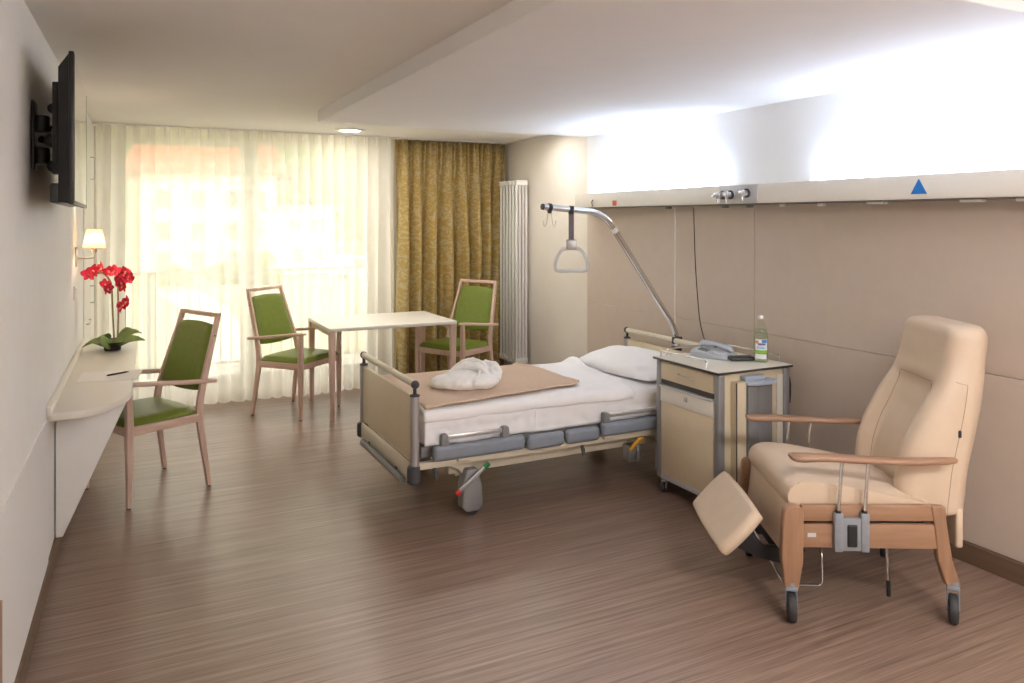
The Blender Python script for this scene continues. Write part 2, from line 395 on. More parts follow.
for x in (-2.4, 0.2, 2.8, 5.1): MB().box(x - .02, x + .02, -.02, .02, 0, 1.08).build('post', 'rail_iron', rl)
bd = thing('house', 'large white house with red tiled roof seen through the left window', 'house', (0, 60, -2.2))
MB().box(.45, 10.1, 0, 9, 0, 7.25).build('wall', 'render_white', bd, smooth=0)
MB().prism([(-.6, 7.15), (11.0, 7.15), (8.0, 12.4), (2.4, 12.4)], 'y', -.7, 9.5).build('roof', 'roof_tile', bd, smooth=0)
MB().box(.1, .75, -.1, 1.0, 0, 7.1).build('corner_pier', 'facade_stone', bd, smooth=0)
for zz in (5.35, 3.05, .9):
    for xx in (2.3, 4.6, 6.9, 8.9):
        fr = MB().box(xx - .42, xx + .42, -.06, .02, zz - .55, zz + .55).build('window', 'facade_window', bd, smooth=0)
        MB().box(xx - .48, xx + .48, -.12, -.06, zz - .66, zz - .56).build('sill', 'concrete', fr, smooth=0)
b2 = thing('house', 'low flat-roofed white house seen through the right window', 'house', (0, 50, -1.9))
MB().box(8.4, 12.1, 0, 6, 0, 4.1).build('wall', 'render_white', b2, smooth=0)
MB().box(8.3, 12.3, -.2, 6.2, 4.1, 4.35).build('roof', 'concrete', b2, smooth=0)
for (xx, zz, ww) in ((9.55, 3.15, .75), (11.0, 3.15, .8), (9.7, 1.2, .6), (11.1, 1.3, .4)):
    MB().box(xx - ww / 2, xx + ww / 2, -.05, .02, zz - .4, zz + .4).build('window', 'facade_window', b2, smooth=0)
def crown(mb, c, r, sz, n, seed):
    rnd = random.Random(seed)
    for i in range(n):
        d = Vector((rnd.gauss(0, 1), rnd.gauss(0, 1), rnd.gauss(0, 1))).normalized() * (rnd.random() ** .4)
        q = Vector(c) + Vector((d.x * r * .75, d.y * r * .75, d.z * sz * .75)); rr = r * rnd.uniform(.28, .5)
        b = bmesh.new(); bmesh.ops.create_icosphere(b, subdivisions=3, radius=1)
        for v in b.verts: v.co = v.co * rr * (1 + rnd.uniform(-.14, .14)); v.co.z *= .85
        mb._merge(b, Matrix.Translation(q))
def tree(x, y, zg, h, r, m, label, seed, cat='tree', nm='tree', grp='trees beyond the lawn'):
    t = thing(nm, label, cat, (x, y, zg), 0, grp)
    MB().tube([(0, 0, -.3), (.05, 0, h * .3), (0, .05, h * .6)], [r * .12, r * .09, r * .05], 8).build('trunk', 'bark', t)
    c = MB(); crown(c, (0, 0, h * .6), r, h * .42, 26, seed); c.build('crown', m, t)
for i, (x, y, h, r, m, lb) in enumerate([
        (13.2, 74, 10.6, 3.2, 'leaves_dark', 'tall dark tree rising beside the red-roofed house'),
        (18.2, 83, 12.5, 3.8, 'leaves_light', 'broad pale green tree rising above the flat-roofed house'),
        (22.0, 73, 11.4, 3.8, 'leaves_dark', 'dark tree at the right edge of the right window'),
        (18.6, 62, 6.4, 2.6, 'leaves_light', 'lower green tree behind the white van'),
        (29.0, 82, 13, 4.2, 'leaves_dark', 'dark tree hidden behind the right curtain edge')]):
    tree(x, y, -2.6, h, r, m, lb, 10 + i)
struct(MB().grid(lambda u, v: (-50 + 170 * u, 90 + 30 * v, -2.5 + v * (21 + 2.0 * math.sin(u * 9) + math.sin(u * 23))), 60, 12).build('ground_hill', 'leaves_dark'))
for i, (x, y, r, z, lb) in enumerate([(2.1, 40, .8, -1.7, 'round green bush in front of the red-roofed house on its left'), (4.3, 39, .9, -1.6, 'low spreading bush in front of the red-roofed house'),
                                   (5.6, 37, .95, -1.4, 'taller bush in front of the red-roofed house on its right')]):
    t = thing('bush', lb, 'bush', (x, y, z), 0, 'bushes on the lawn'); c = MB(); crown(c, (0, 0, r * .6), r, r * .8, 14, 50 + i); c.build('foliage', 'leaves_light', t)
cv = thing('van', 'white van parked right of the flat-roofed house', 'van', (11.1, 42, -2.0))
MB().prism([(-1.1, .35), (1.15, .35), (1.15, .9), (.75, 1.05), (.45, 1.6), (-1.1, 1.65)], 'y', -.9, .9, .06).build('body', 'car_white', cv)
MB().prism([(.70, 1.07), (.46, 1.5), (-.2, 1.5), (-.2, 1.07)], 'y', -.92, .92).build('side_window', 'facade_window', cv)
for sx in (-.75, .75):
    for sy in (-.9, .72): MB().lathe([(.1, 0), (.33, 0), (.33, .18), (.1, .18)], 16, T(sx, sy + .18, .33) @ RX(90)).build('wheel', 'rubber', cv)

# ------------------------------------------------------------------ curtains
def sheer_f(u, v):
    x = lerp(-.225, 2.300, u); s = u * 2.53
    zt, zb = 2.398, .012
    z = lerp(zt, zb, v)
    amp = lerp(.012, .036, min(1, v * 1.6 + .15))
    ph = s * 2 * PI / .115
    y = 7.17 + amp * (1.15 - 2.3 * abs(math.sin((ph + 1.1 * math.sin(s * 3.1 + v * 1.2)) / 2)) ** .65) + .018 * math.sin(s * 5.3 + v * 2.5) * v
    y += .022 * math.sin(s * 9 + 1.0) * max(0, v - .8) * 5 * .6
    x += .012 * math.sin(ph * .5 + v * 2.2) * v
    return (x, y, z)
sh = thing('sheer_curtain', 'full-width white sheer voile curtain drawn across both windows', 'curtain', (1.1, 7.17, 0))
MB().grid(lambda u, v: tuple(Vector(sheer_f(u, v)) - Vector((1.1, 7.17, 0))), 640, 14).build('voile', 'sheer', sh, smooth=80)
hb = MB().grid(lambda u, v: (sheer_f(u, 0)[0] - 1.1, sheer_f(u, v * .035)[1] - 7.17 - .002, 2.398 - v * .075), 640, 2); hb.build('header_tape', 'sheer', sh, smooth=80)
for i in range(22):
    x = -.17 + i * .1148 - 1.1
    MB().box(x - .004, x + .004, -.034, -.014, 2.325, 2.396, .002, 1).build('pleat_tack', 'sheet_linen', sh)
random.seed(3)
OW = [(random.uniform(.85, 1.25), random.uniform(0, .5)) for _ in range(40)]
def ochre_f(u, v):
    s = u * 1.12; x = lerp(2.335, 3.515, u)
    gather = min(1, v * 2.2)
    ph = s * 2 * PI / .135 + 1.6 * math.sin(s * 7.0) + .35 * math.sin(v * 3 + s * 11)
    tri = math.sin(ph) + .28 * math.sin(2 * ph + .6)
    y = 7.20 + lerp(.026, .070, gather) * tri + .006 * math.sin(ph * 3 + v * 4)
    y -= lerp(.018, 0, min(1, v * 7)) * math.sin(s * 2 * PI / .045)
    x += .02 * math.cos(ph) * gather + .012 * math.sin(v * 4 + s * 8)
    return (x, y, lerp(2.395, .015, v))
oc = thing('ochre_curtain', 'heavy ochre and olive damask curtain gathered left of the radiator', 'curtain', (2.9, 7.18, 0))
oo = MB().grid(lambda u, v: tuple(Vector(ochre_f(u, v)) - Vector((2.9, 7.18, 0))), 260, 40, uv=lambda u, v: (u * 1.9, v * 2.4)).build('drape', 'damask', oc, smooth=80)
sm = oo.modifiers.new('s', 'SOLIDIFY'); sm.thickness = .004; sm.offset = 0
tr_ = MB(); tr_.box(-.26, 3.50, 7.135, 7.175, 2.397, 2.4095); struct(tr_.build('trim_curtain_track', 'white_plastic', smooth=0))

# ------------------------------------------------------------------ radiator
rd = thing('radiator', 'tall white column radiator on the wall beside the ochre curtain', 'radiator', (3.45, 6.87, 0))
n = 6; pitch = .068
def section():
    m = MB()
    for k in range(4):
        x = -.052 + k * .035; m.tube([(x, 0, .235), (x, 0, 1.975)], .0125, 12)
    m.box(-.066, .066, -.0245, .0245, .205, .262, .012, 3); m.box(-.066, .066, -.0245, .0245, 1.948, 2.0, .012, 3)
    return m
s0 = None
for i in range(n):
    y = (i - (n - 1) / 2) * pitch
    if s0 is None: s0 = section().build('section', 'radiator_white', rd, smooth=50); s0.location = (0, y, 0)
    else:
        c = s0.copy(); COL.objects.link(c); c.parent = rd; c.location = (0, y, 0)
vl = MB(); vl.tube([(.02, -.15, .21), (.02, -.15, .10), (.108, -.15, .10)], .009, 10); vl.tube([(.02, .15, .21), (.02, .15, .10), (.108, .15, .10)], .009, 10); vl.build('pipe', 'radiator_white', rd)
bk = MB(); bk.box(.06, .109, -.1, -.06, 1.8, 1.84, .004); bk.box(.06, .109, .06, .1, 1.8, 1.84, .004); bk.build('wall_bracket', 'radiator_white', rd)

# ------------------------------------------------------------------ bed-head supply rail with up-lights
br = thing('supply_rail', 'long cream bed-head supply rail with glowing uplights along the wall', 'rail', (3.475, 3.3, 1.776))
Y0, Y1 = .9 - 3.3, 5.605 - 3.3
def rail_prof():
    return [(-.075, -.060), (.087, -.060), (.087, .046), (-.045, .046), (-.045, .060), (-.075, .058)]
MB().prism(rail_prof(), 'y', Y0, Y1, .003).build('housing', 'rail_cream', br)
MB().box(-.072, .080, Y1 - .004, Y1 + .010, -.057, .05, .006).build('end_cap', 'rail_cream', br)
MB().box(-.055, .075, Y0 + .02, Y1 - .02, -.068, -.060, .002).build('under_channel', 'mid_grey', br)
for (a, b_) in ((3.95, 5.42), (1.15, 3.12)):
    dsp = MB().box(-.045, .030, a - 3.3, b_ - 3.3, .046, .074, .008, 3).build('light_diffuser', 'tube_light', br)
    cp = MB(); cp.box(-.044, .030, a - 3.33, a - 3.3, .046, .062, .003); cp.box(-.044, .030, b_ - 3.3, b_ - 3.27, .046, .062, .003); cp.build('lamp_end', 'white_plastic', br)
pz = MB().box(-.0795, -.074, .19, .52, -.0605, .054, .002); pz.build('outlet_plate', 'plate_grey', br, label='grey outlet plate')
def coupling(y, z, ln):
    R = T(-.079, y, z) @ RY(-90)
    m = MB(); m.lathe([(.026, 0), (.027, .012), (.020, .016), (.018, .03), (.0215, .036), (.0215, .052), (.013, .058), (.012, .058 + ln * .6), (.008, .06 + ln)], 20, R)
    o = m.build('gas_coupling', 'polished_fitting', br)
    MB().tube([(-.125, y, z - .015), (-.125, y, z - .05)], [.007, .005], 10).build('hose_nozzle', 'polished_fitting', o)
    MB().lathe([(.0285, .010), (.0285, .018), (.024, .019)], 20, R).build('collar', 'dark_grey', o)
coupling(.475, -.004, .03); coupling(.405, -.004, .012); coupling(.265, .002, .022)
pk = MB(); pk.tube([(-.10, .50, -.004), (-.10, .575, -.010)], [.011, .006], 10); pk.tube([(-.10, .52, -.004), (-.10, .52, -.045)], .007, 10); pk.build('tap_lever', 'polished_fitting', br)
ty = 2.432 - 3.3
MB().prism([(ty - .042, -.036), (ty + .042, -.036), (ty, .036)], 'x', -.0785, -.0745).build('triangle_sign', 'sign_blue', br, smooth=0, label='blue triangle sign')
MB().box(-.0785, -.0745, 1.685, 1.735, -.052, -.012).build('warning_label', 'label_red', br, smooth=0, label='small red label')
MB().tube([(-.082, 2.02, -.055), (-.090, 2.02, -.02), (-.078, 2.02, .0)], .004, 8).build('hook', 'dark_grey', br)
for yy in (.52, .30, .03, -.25, 1.1):
    MB().box(-.045, -.015, yy - .02, yy + .02, -.085, -.066, .005).build('socket', 'mid_grey' if yy > 0.2 else 'white_plastic', br)
for i, yy in enumerate((-1.35, -1.10, -.6)):
    MB().box(-.05, .0, yy - .05, yy + .05, -.08, -.066, .006).build('socket', 'white_plastic', br)
# cables hanging from the rail
cb = MB().tube(fillet([(0, 0, 0), (.004, -.010, -.40), (-.005, -.07, -.80), (-.06, -.20, -.92), (-.16, -.36, -.926)], .2), .0035, 8).build('telephone_cable', 'black_plastic', None, loc=(3.50, 4.195, 1.70))
tag(cb, 'thin black cable hanging from the supply rail down to the telephone', 'cable')
cb = MB().tube([(0, 0, 0), (.004, .004, -.35), (.0, .002, -.7), (.0, .0, -.98)], .004, 8).build('pull_cord', 'white_plastic', None, loc=(3.49, 4.385, 1.70))
tag(cb, 'thin pale cord hanging down the wall behind the trapeze pole', 'cord')

# ------------------------------------------------------------------ ceiling light
for x, y, l in ((1.77, 6.75, 'round recessed downlight in the ceiling near the sheer curtain'), (1.70, 5.97, 'unseen fill light added behind the soffit edge above the table'), (2.45, 6.02, 'unseen fill light added behind the soffit edge above the chair by the ochre curtain'), (3.15, 6.02, 'unseen fill light added behind the soffit edge nearest the radiator')):  # those behind the soffit edge are unseen, added to brighten the room
    dl = thing('ceiling_downlight', l, 'light', (x, y, HC), 0, 'recessed ceiling downlights')
    MB().lathe([(.085, -.001), (.128, -.001), (.132, -.007), (.125, -.012), (.09, -.010), (.085, -.004)], 32).build('trim_ring', 'white_plastic', dl)
    MB().lathe([(.0, -.004), (.088, -.004), (.088, -.006), (.0, -.008)], 32).build('diffuser', 'warm_disc', dl)
for (x, y, l) in ((1.75, -.1, 'unseen round fill lamp added over the entrance end, nearer the windows'), (2.75, -.9, 'unseen round fill lamp added over the entrance end, nearer the door wall')):  # unseen lamps behind the camera, added as fill for the room
    cl = thing('fill_lamp', l, 'light', (x, y, HC), 0, 'added fill lamps')
    MB().lathe([(.0, 0), (.24, 0), (.245, -.006), (.245, -.034), (.235, -.038), (0, -.038)], 40).build('base', 'white_plastic', cl)
    MB().lathe([(.0, -.036), (.225, -.036), (.222, -.058), (.20, -.078), (.12, -.094), (0, -.1)], 40).build('opal_bowl', 'fill_light', cl)

# ------------------------------------------------------------------ left wall: television, lamp, switch, cupboard, desk
tm = thing('television_mount', 'black swivel arm mount holding the television to the left wall', 'bracket', (LW(3.5), 3.5, 1.94), LROT)
MB().box(0, .012, -.05, .05, -.13, .135, .003).build('wall_plate', 'black_plastic', tm)
for z in (.05, -.075): MB().lathe([(.026, -.032), (.03, -.028), (.03, .028), (.026, .032)], 16, T(.03, 0, z)).build('pivot', 'black_plastic', tm)
am = MB(); am.tube([(.03, 0, .035), (.075, .06, .035), (.085, .16, .02)], .014, 10); am.tube([(.03, 0, -.01), (.07, .07, -.02), (.085, .17, -.03)], .014, 10); am.build('arm', 'black_plastic', tm)
am = MB(); am.tube([(.03, .01, .05), (.08, .04, .02), (.1, .12, .01)], .008, 8); am.build('tension_spring', 'brass', tm)
hd = MB(); hd.box(.080, .098, -.10, .30, -.07, .07, .004); hd.box(.078, .100, -.12, -.09, -.15, .20, .003); hd.box(.086, .104, .27, .295, -.24, .24, .003)
hd.ball((.080, -.10, .10), .020); hd.ball((.080, -.10, -.12), .022); hd.ball((.075, -.08, -.02), .028); hd.build('carrier', 'black_plastic', tm)
tv = thing('television', 'black flat-screen television mounted high on the left wall', 'television', (-.176, 3.77, 1.95), .009)
Wt, Ht = .575, .277
MB().box(-.018, 0, -Wt, Wt, -Ht, Ht, .004).build('bezel', 'black_plastic', tv)
MB().loft([[(x, -Wt * a, -Ht * c), (x, Wt * a, -Ht * c), (x, Wt * a, Ht * d), (x, -Wt * a, Ht * d)] for x, a, c, d in ((-.052, .94, .96, .80), (-.046, .95, .97, .83), (-.012, .995, .99, .995))]).build('rear_cover', 'black_plastic', tv, smooth=20)
MB().box(-.078, -.045, -Wt * .94, Wt * .94, -Ht * .98, -Ht * .72, .006).build('speaker_housing', 'black_plastic', tv)
MB().box(-.0005, .0015, -Wt + .012, Wt - .012, -Ht + .014, Ht - .010).build('screen', 'tv_screen', tv, smooth=0)
MB().box(-.001, .0022, Wt - .004, Wt + .001, -Ht, Ht).build('glass_edge', 'screen_edge', tv, smooth=0)
MB().box(.000, .003, Wt - .2, Wt - .12, -Ht + .002, -Ht + .010).build('status_strip', 'white_plastic', tv, smooth=0)

yl = 5.5
wl = thing('wall_lamp', 'small brass wall lamp with lit cream conical shade above the orchid', 'lamp', (LW(yl), yl, 1.376), LROT)
MB().box(0, .014, -.024, .024, -.055, .07, .004).build('wall_plate', 'brass', wl)
MB().tube(fillet([(.01, 0, 0), (.105, 0, 0), (.105, 0, .045)], .012), .006, 10).build('arm', 'brass', wl)
MB().lathe([(.015, .035), (.017, .04), (.017, .075), (.01, .08)], 16, T(.105, 0, 0)).build('socket', 'brass', wl)
sd = MB().lathe([(.067, .062), (.043, .182)], 40, T(.105, 0, 0)); 
for f in [f for f in sd.bm.faces if len(f.verts) > 4]: sd.bm.faces.remove(f)
so = sd.build('lamp_shade', 'shade', wl, smooth=60); q = so.modifiers.new('s', 'SOLIDIFY'); q.thickness = .0015
MB().ball((.105, 0, .108), .017, (1, 1, 1.4)).build('bulb', 'bulb', wl)

sw = thing('light_switch', 'square white light switch on the left wall below the lamp', 'switch', (LW(5.42), 5.42, 1.17), LROT)
MB().box(0, .010, -.041, .041, -.041, .041, .004).build('plate', 'white_plastic', sw)
MB().box(.009, .015, -.028, .028, -.028, .028, .004, mtx=RY(3)).build('rocker', 'white_plastic', sw)

# built-in cupboard at the end of the left wall
cy = 6.55
cu = thing('wall_cupboard', 'white built-in cupboard with bow handles on the left wall by the curtain', 'cupboard', (LW(cy), cy, 0), LROT)
def front(z0, z1, nm): return MB().box(-.01, .006, -.36, .36, z0, z1, .002, 1).build(nm, 'pale_laminate', cu)
up = front(1.52, 2.38, 'door'); md = front(.90, 1.515, 'door'); dr1 = front(.70, .895, 'drawer'); dr2 = front(.48, .695, 'drawer'); lw_ = front(.09, .475, 'door')
def bow(z0, z1, par, y=.28): MB().tube(fillet([(.004, y, z0), (.038, y, z0), (.038, y, z1), (.004, y, z1)], .006, 3), .0045, 8).build('handle', 'brushed', par)
bow(1.93, 2.10, up); bow(.97, 1.10, md)
lk = MB(); lk.lathe([(.013, 0), (.013, .012), (.006, .014)], 14, T(.006, .30, 1.16) @ RY(90)); lk.box(.018, .034, .27, .33, 1.150, 1.166, .003); lk.build('lock', 'brass', md)
for z, par in ((.86, dr1), (.65, dr2)): MB().tube(fillet([(.004, -.20, z), (.03, -.20, z), (.03, .10, z), (.004, .10, z)], .006, 3), .0045, 8).build('handle', 'brushed', par)

# wall-hung desk
yd = 3.95
dk = thing('wall_desk', 'long cream wall-hung desk with curved near corner along the left wall', 'desk', (LW(yd), yd, 0), LROT)
L_ = 2.15; D0, D1 = .335, .345
out = [(.004, 0.0), (.09, .0)]
for t in range(1, 17):
    a = PI / 2 * t / 16; out.append((.09 + (D0 - .09) * math.sin(a), .42 - .42 * math.cos(a)))
out += [(D1, L_ - .08)] + [(D1 - .06 * (1 - math.cos(PI / 2 * k / 5)), L_ - .08 + .08 * math.sin(PI / 2 * k / 5)) for k in range(1, 6)] + [(.004, L_)]
MB().prism(out, 'z', .727, .76, .004).build('desktop', 'pale_laminate', dk)
MB().box(.002, .022, .0, L_, .726, .795, .003).build('upstand', 'pale_laminate', dk)
MB().prism([(.006, .088), (.036, .088), (.318, .727), (.006, .727)], 'y', .34, .365, .002).build('bracket_panel', 'panel_white', dk)
MB().prism([(.006, .10), (.05, .10), (.30, .727), (.006, .727)], 'y', L_ - .2, L_ - .175, .002).build('bracket_panel', 'panel_white', dk)
MB().box(.006, .024, .365, L_ - .2, .087, .727).build('back_panel', 'panel_white', dk, smooth=0)

# paper and pen
pp = MB().prism([(-.15, -.09), (.14, -.16), (.17, .13), (-.13, .19)], 'z', 0, .0012).build('paper_sheet', 'paper', None, smooth=0, loc=(-.09, 4.74, .7602))
tag(pp, 'pale sheet of paper lying flat on the desk', 'paper')
pn = thing('pen', 'dark ballpoint pen lying on the desk in front of the orchid', 'pen', (-.045, 4.78, .7665), math.radians(35))
MB().tube([(-.065, 0, 0), (-.06, 0, 0), (.045, 0, 0), (.058, 0, 0), (.068, 0, 0)], [.002, .0045, .0048, .003, .0008], 10).build('barrel', 'black_plastic', pn)
MB().box(-.062, -.02, -.0012, .0012, .004, .0062, .0005).build('clip', 'chrome', pn)

# orchid
oz = .7602
orc = thing('orchid', 'red orchid with broad green leaves in shallow dark bowl on desk', 'plant', (-.085, 5.70, oz))
MB().lathe([(.0, 0), (.050, 0), (.052, .022), (.060, .026), (.125, .058), (.128, .062), (.118, .060), (.055, .036), (0, .034)], 36).build('bowl', 'bowl_brown', orc)
MB().lathe([(0, .03), (.07, .042), (.075, .046), (.03, .054), (0, .056)], 24).build('soil', 'soil', orc)
def leaf(az, L, W, rise, droop, tilt=0):
    def f(u, v):
        t = u; w = W * math.sin(PI * min(1, t ** .7 * .97 + .02)) ** .75 * (v - .5)
        r = L * t; z = .062 + rise * math.sin(t * PI * .62) - droop * t * t
        p = Vector((r, w, z - abs(v - .5) * .012 * 1 + abs(v - .5) * .03 * (1 - t)))
        return RZ(az) @ (RX(tilt) @ p if tilt else p)
    o = MB().grid(f, 16, 6).build('leaf', 'orchid_leaf', orc, smooth=80); q = o.modifiers.new('s', 'SOLIDIFY'); q.thickness = .003
leaf(-4, .20, .060, .085, .045, 48); leaf(20, .16, .055, .11, .04, 35); leaf(188, .18, .045, .08, .085, -40); leaf(240, .075, .075, .065, .03, 20); leaf(174, .05, .070, .17, -.03, -66); leaf(60, .12, .06, .10, .02, 30)
st1 = fillet([(.01, 0, .05), (.0, .01, .25), (-.005, .0, .44), (-.05, -.02, .515), (-.14, -.04, .52)], .12, 8)
st2 = fillet([(.03, .01, .05), (.035, .0, .26), (.03, -.01, .42), (.06, -.02, .51), (.10, -.03, .49)], .12, 8)
for st in (st1, st2): MB().tube(st, .0058, 8).build('stem', 'stem_green', orc)
MB().tube([(.075, .02, .05), (.078, .015, .34)], .002, 6).build('support_cane', 'stem_green', orc)
def flower(c, az, tilt, s):
    m = MB()
    M = T(*c) @ RZ(az) @ RX(tilt)
    for k, (L, W) in enumerate([(1, .8), (1.05, .95), (.9, .6), (.9, .6), (1.05, .95)]):
        a = 2 * PI * k / 5 + PI / 2
        def f(u, v, L=L, W=W, a=a):
            w = W * s * math.sin(PI * (.06 + .90 * u)) ** .7 * (v - .5); r = L * s * u
            return (r * math.cos(a) - w * math.sin(a), r * math.sin(a) + w * math.cos(a), .25 * s * u * u + .2 * s * abs(v - .5) * u)
        m.grid(f, 6, 4, M)
    o = m.build('flower', 'petal', orc, smooth=80)
    h = MB(); h.ball((0, 0, .12 * s), .17 * s, (1, 1, .8), 8); h.ball((0, -.12 * s, .25 * s), .14 * s, (.8, 1, 1), 8); hb_ = h.build('lip', 'petal_heart', o); hb_.matrix_local = M
rf = random.Random(5)
for c in [(-.135, -.04, .505), (-.115, -.05, .525), (-.06, -.03, .535), (-.02, -.03, .52), (.01, -.03, .515), (.045, -.03, .50), (.08, -.03, .51), (.105, -.03, .49), (.09, -.04, .46), (-.045, -.03, .43), (-.03, -.04, .405), (.045, -.04, .44), (.06, -.035, .42), (.03, -.03, .47), (.065, -.02, .29), (.085, -.03, .31), (.05, -.03, .275)]:
    flower(c, rf.uniform(-70, 50), rf.uniform(60, 110), rf.uniform(.040, .050))
# ------------------------------------------------------------------ green armchairs and the small table
def sq_loft(path, mtx=None, bev=.2):
    """path of (x, y, z, half x, half y): a slightly chamfered square bar"""
    rings = []
    for (x, y, z, a, b) in path:
        c = bev
        rings.append([(x + a * sx, y + b * sy, z) for sx, sy in ((1, 1 - c), (1 - c, 1), (-1 + c, 1), (-1, 1 - c), (-1, -1 + c), (-1 + c, -1), (1 - c, -1), (1, -1 + c))])
    return MB().loft(rings, True, mtx)
def back_line(z): return smooth([(0, 0), (.36, .052), (.46, .062), (.56, .046), (.68, .010), (1.04, -.100)], z, .05)
def back_half(z): return interp([(0, .262), (.5, .250), (1.04, .203)], z)
def make_chair(label):
    t = thing('armchair', label, 'chair', (0, 0, 0), 0, 'green armchairs')
    X = lambda a: a - .25
    for sy in (1, -1):
        lg = sq_loft([(X(.485), sy * .262, .008, .012, .012), (X(.485), sy * .262, .40, .019, .019), (X(.483), sy * .262, .47, .019, .019), (X(.488), sy * .263, .685, .014, .017)]).build('leg', 'beech', t, smooth=30)
        MB().lathe([(.010, 0), (.0105, .008)], 12, T(X(.485), sy * .262, 0)).build('glide', 'dark_grey', lg)
        zs = [.008, .1, .2, .3, .36, .42, .48, .54, .6, .68, .76, .86, .96, 1.034]
        hw = lambda z: interp([(0, .0125), (.4, .021), (.6, .019), (1.04, .0145)], z)
        lg = sq_loft([(X(back_line(z)), sy * back_half(z), z, hw(z), .0125) for z in zs]).build('leg', 'beech', t, smooth=30)
        MB().lathe([(.010, 0), (.0105, .008)], 12, T(X(back_line(0)), sy * .262, 0)).build('glide', 'dark_grey', lg)
        MB().lathe([(.005, 0), (.005, .002)], 10, T(X(back_line(.90)), sy * (back_half(.90) + .0122), .90) @ RX(-90 * sy)).build('screw', 'dark_grey', lg)
        # arm: flat bar rising a little to the front with a rounded nose
        pa = [(-.045, .632, .012, .014), (0, .637, .0135, .018), (.15, .652, .014, .020), (.32, .674, .014, .023), (.44, .689, .014, .025), (.50, .695, .013, .024), (.528, .695, .008, .017)]
        rings = []
        for a, z, h, w in pa:
            rings.append([(X(a), sy * .262 + w * math.cos(q) * (1 if abs(math.cos(q)) < .8 else 1), z + h * (abs(math.sin(q)) ** .6) * (1 if math.sin(q) >= 0 else -1)) for q in [2 * PI * k / 16 for k in range(16)]])
        MB().loft(rings).build('armrest', 'beech_flat', t, smooth=50)
    f = MB(); f.box(X(.485) - .012, X(.485) + .012, -.245, .245, .402, .452, .003); f.box(X(.062) - .012, X(.062) + .012, -.24, .24, .402, .452, .003)
    for sy in (1, -1): f.box(X(.07), X(.475), sy * .255 - .011, sy * .255 + .011, .402, .452, .003)
    f.build('seat_frame', 'beech_flat', t)
    MB().pillow(X(.282), 0, .456, .462, .520, .080, p=9, q=.42, bottom=.3).build('seat', 'green_vinyl', t, smooth=70)
    lean = math.degrees(math.atan2(.112, .36))
    zc = .772; bm_ = MB().pillow(0, 0, 0, .425, 1.0, .050, p=12, q=.40)
    for v in bm_.bm.verts: v.co.y *= 2 * (back_half(zc - v.co.x) - .016)          # fills the frame, which narrows upwards
    bmesh.ops.transform(bm_.bm, matrix=T(X(back_line(zc)) + .002, 0, zc) @ RY(90 - lean), verts=bm_.bm.verts)
    bm_.build('backrest', 'green_vinyl', t, smooth=70)
    MB().box(X(back_line(1.02)) - .013, X(back_line(1.02)) + .013, -.200, .200, 1.008, 1.034, .004, mtx=None).build('top_rail', 'beech_flat', t)
    return t
c1 = make_chair('green armchair tucked under the wall desk on the left')
c1.location = (.108, 5.135, 0); c1.rotation_euler = (0, 0, math.radians(205.6))
dup(c1, (1.288, 6.633, 0), math.radians(-48.6), 'green armchair at the left end of the table, in front of the sheer curtain')
dup(c1, (2.722, 6.60, 0), math.radians(209), 'green armchair at the right end of the table, against the ochre curtain')

tb = thing('table', 'cream rectangular table with four beech legs before the windows', 'table', (1.995, 6.56, 0))
MB().box(-.55, .55, -.41, .41, .713, .742, .004).build('tabletop', 'table_laminate', tb)
for sx in (1, -1):
    for sy in (1, -1):
        x, y = sx * .522, sy * .383
        sq_loft([(x, y, 0, .016, .016), (x, y, .45, .022, .022), (x, y, .713, .026, .026)], bev=.12).build('leg', 'beech', tb, smooth=30)
ap = MB(); ap.box(-.497, .497, .372, .392, .668, .713, .002); ap.box(-.530, -.512, -.36, .36, .668, .713, .002); ap.box(.512, .530, -.36, .36, .668, .713, .002); ap.build('apron', 'beech_flat', tb)

# ------------------------------------------------------------------ care bed
BX, BY = 2.35, 4.30
bed = thing('care_bed', 'adjustable care bed with cream end boards and grey side rails', 'bed', (BX, BY, 0))
def B(mb, nm, m, par=None, **k):
    bmesh.ops.translate(mb.bm, verts=mb.bm.verts, vec=(-BX, -BY, 0)); return mb.build(nm, m, par or bed, **k)
NY, FY = 3.82, 4.785
def end_board(x, out, ztop, nm):
    eb = B(MB().box(x - .011, x + .011, NY + .02, FY - .02, .345, ztop - .065, .004), nm, 'cream_laminate')
    for y in (NY, FY):
        B(MB().tube([(x, y, .30), (x, y, ztop - .062)], .024, 18), 'post', 'alu', eb)
        m = MB(); m.lathe([(.026, 0), (.026, .008), (.010, .014), (.009, .045), (.012, .05)], 18, T(x, y, ztop - .062)); m.ball((x, y - .006 if y == NY else y + .006, ztop), .0225, (1, 1.1, 1)); B(m, 'rail_holder', 'dark_grey', eb)
        m = MB(); m.lathe([(.026, 0), (.034, .008), (.036, .04), (.034, .082), (.026, .09)], 20, T(x + out * .008, y - .004 if y == NY else y + .004, .243)); B(m, 'corner_bumper', 'dark_grey', eb)
    B(MB().tube([(x, NY - .005, ztop), (x, FY + .005, ztop)], .0185, 16), 'grip_rail', 'cream_metal', eb)
    B(MB().prism([(x - .014 + out * .012, .235), (x + .014 + out * .012, .235), (x + .016 + out * .012, .325), (x + out * .004 - .014, .345), (x - .016 + out * .012, .325)], 'y', NY + .03, FY - .03, .006), 'cross_beam', 'cream_metal', eb)
    return eb
fb = end_board(1.343, -1, .757, 'footboard'); hb = end_board(3.36, 1, .787, 'headboard')
B(MB().box(1.336, 1.350, 4.20, 4.245, .7755, .7775), 'rail_label', 'white_plastic', fb)
m = MB(); m.tube([(1.296, NY + .06, .248), (1.296, FY - .14, .248)], .019, 14); B(m, 'linen_bar', 'mid_grey', fb)
m = MB()
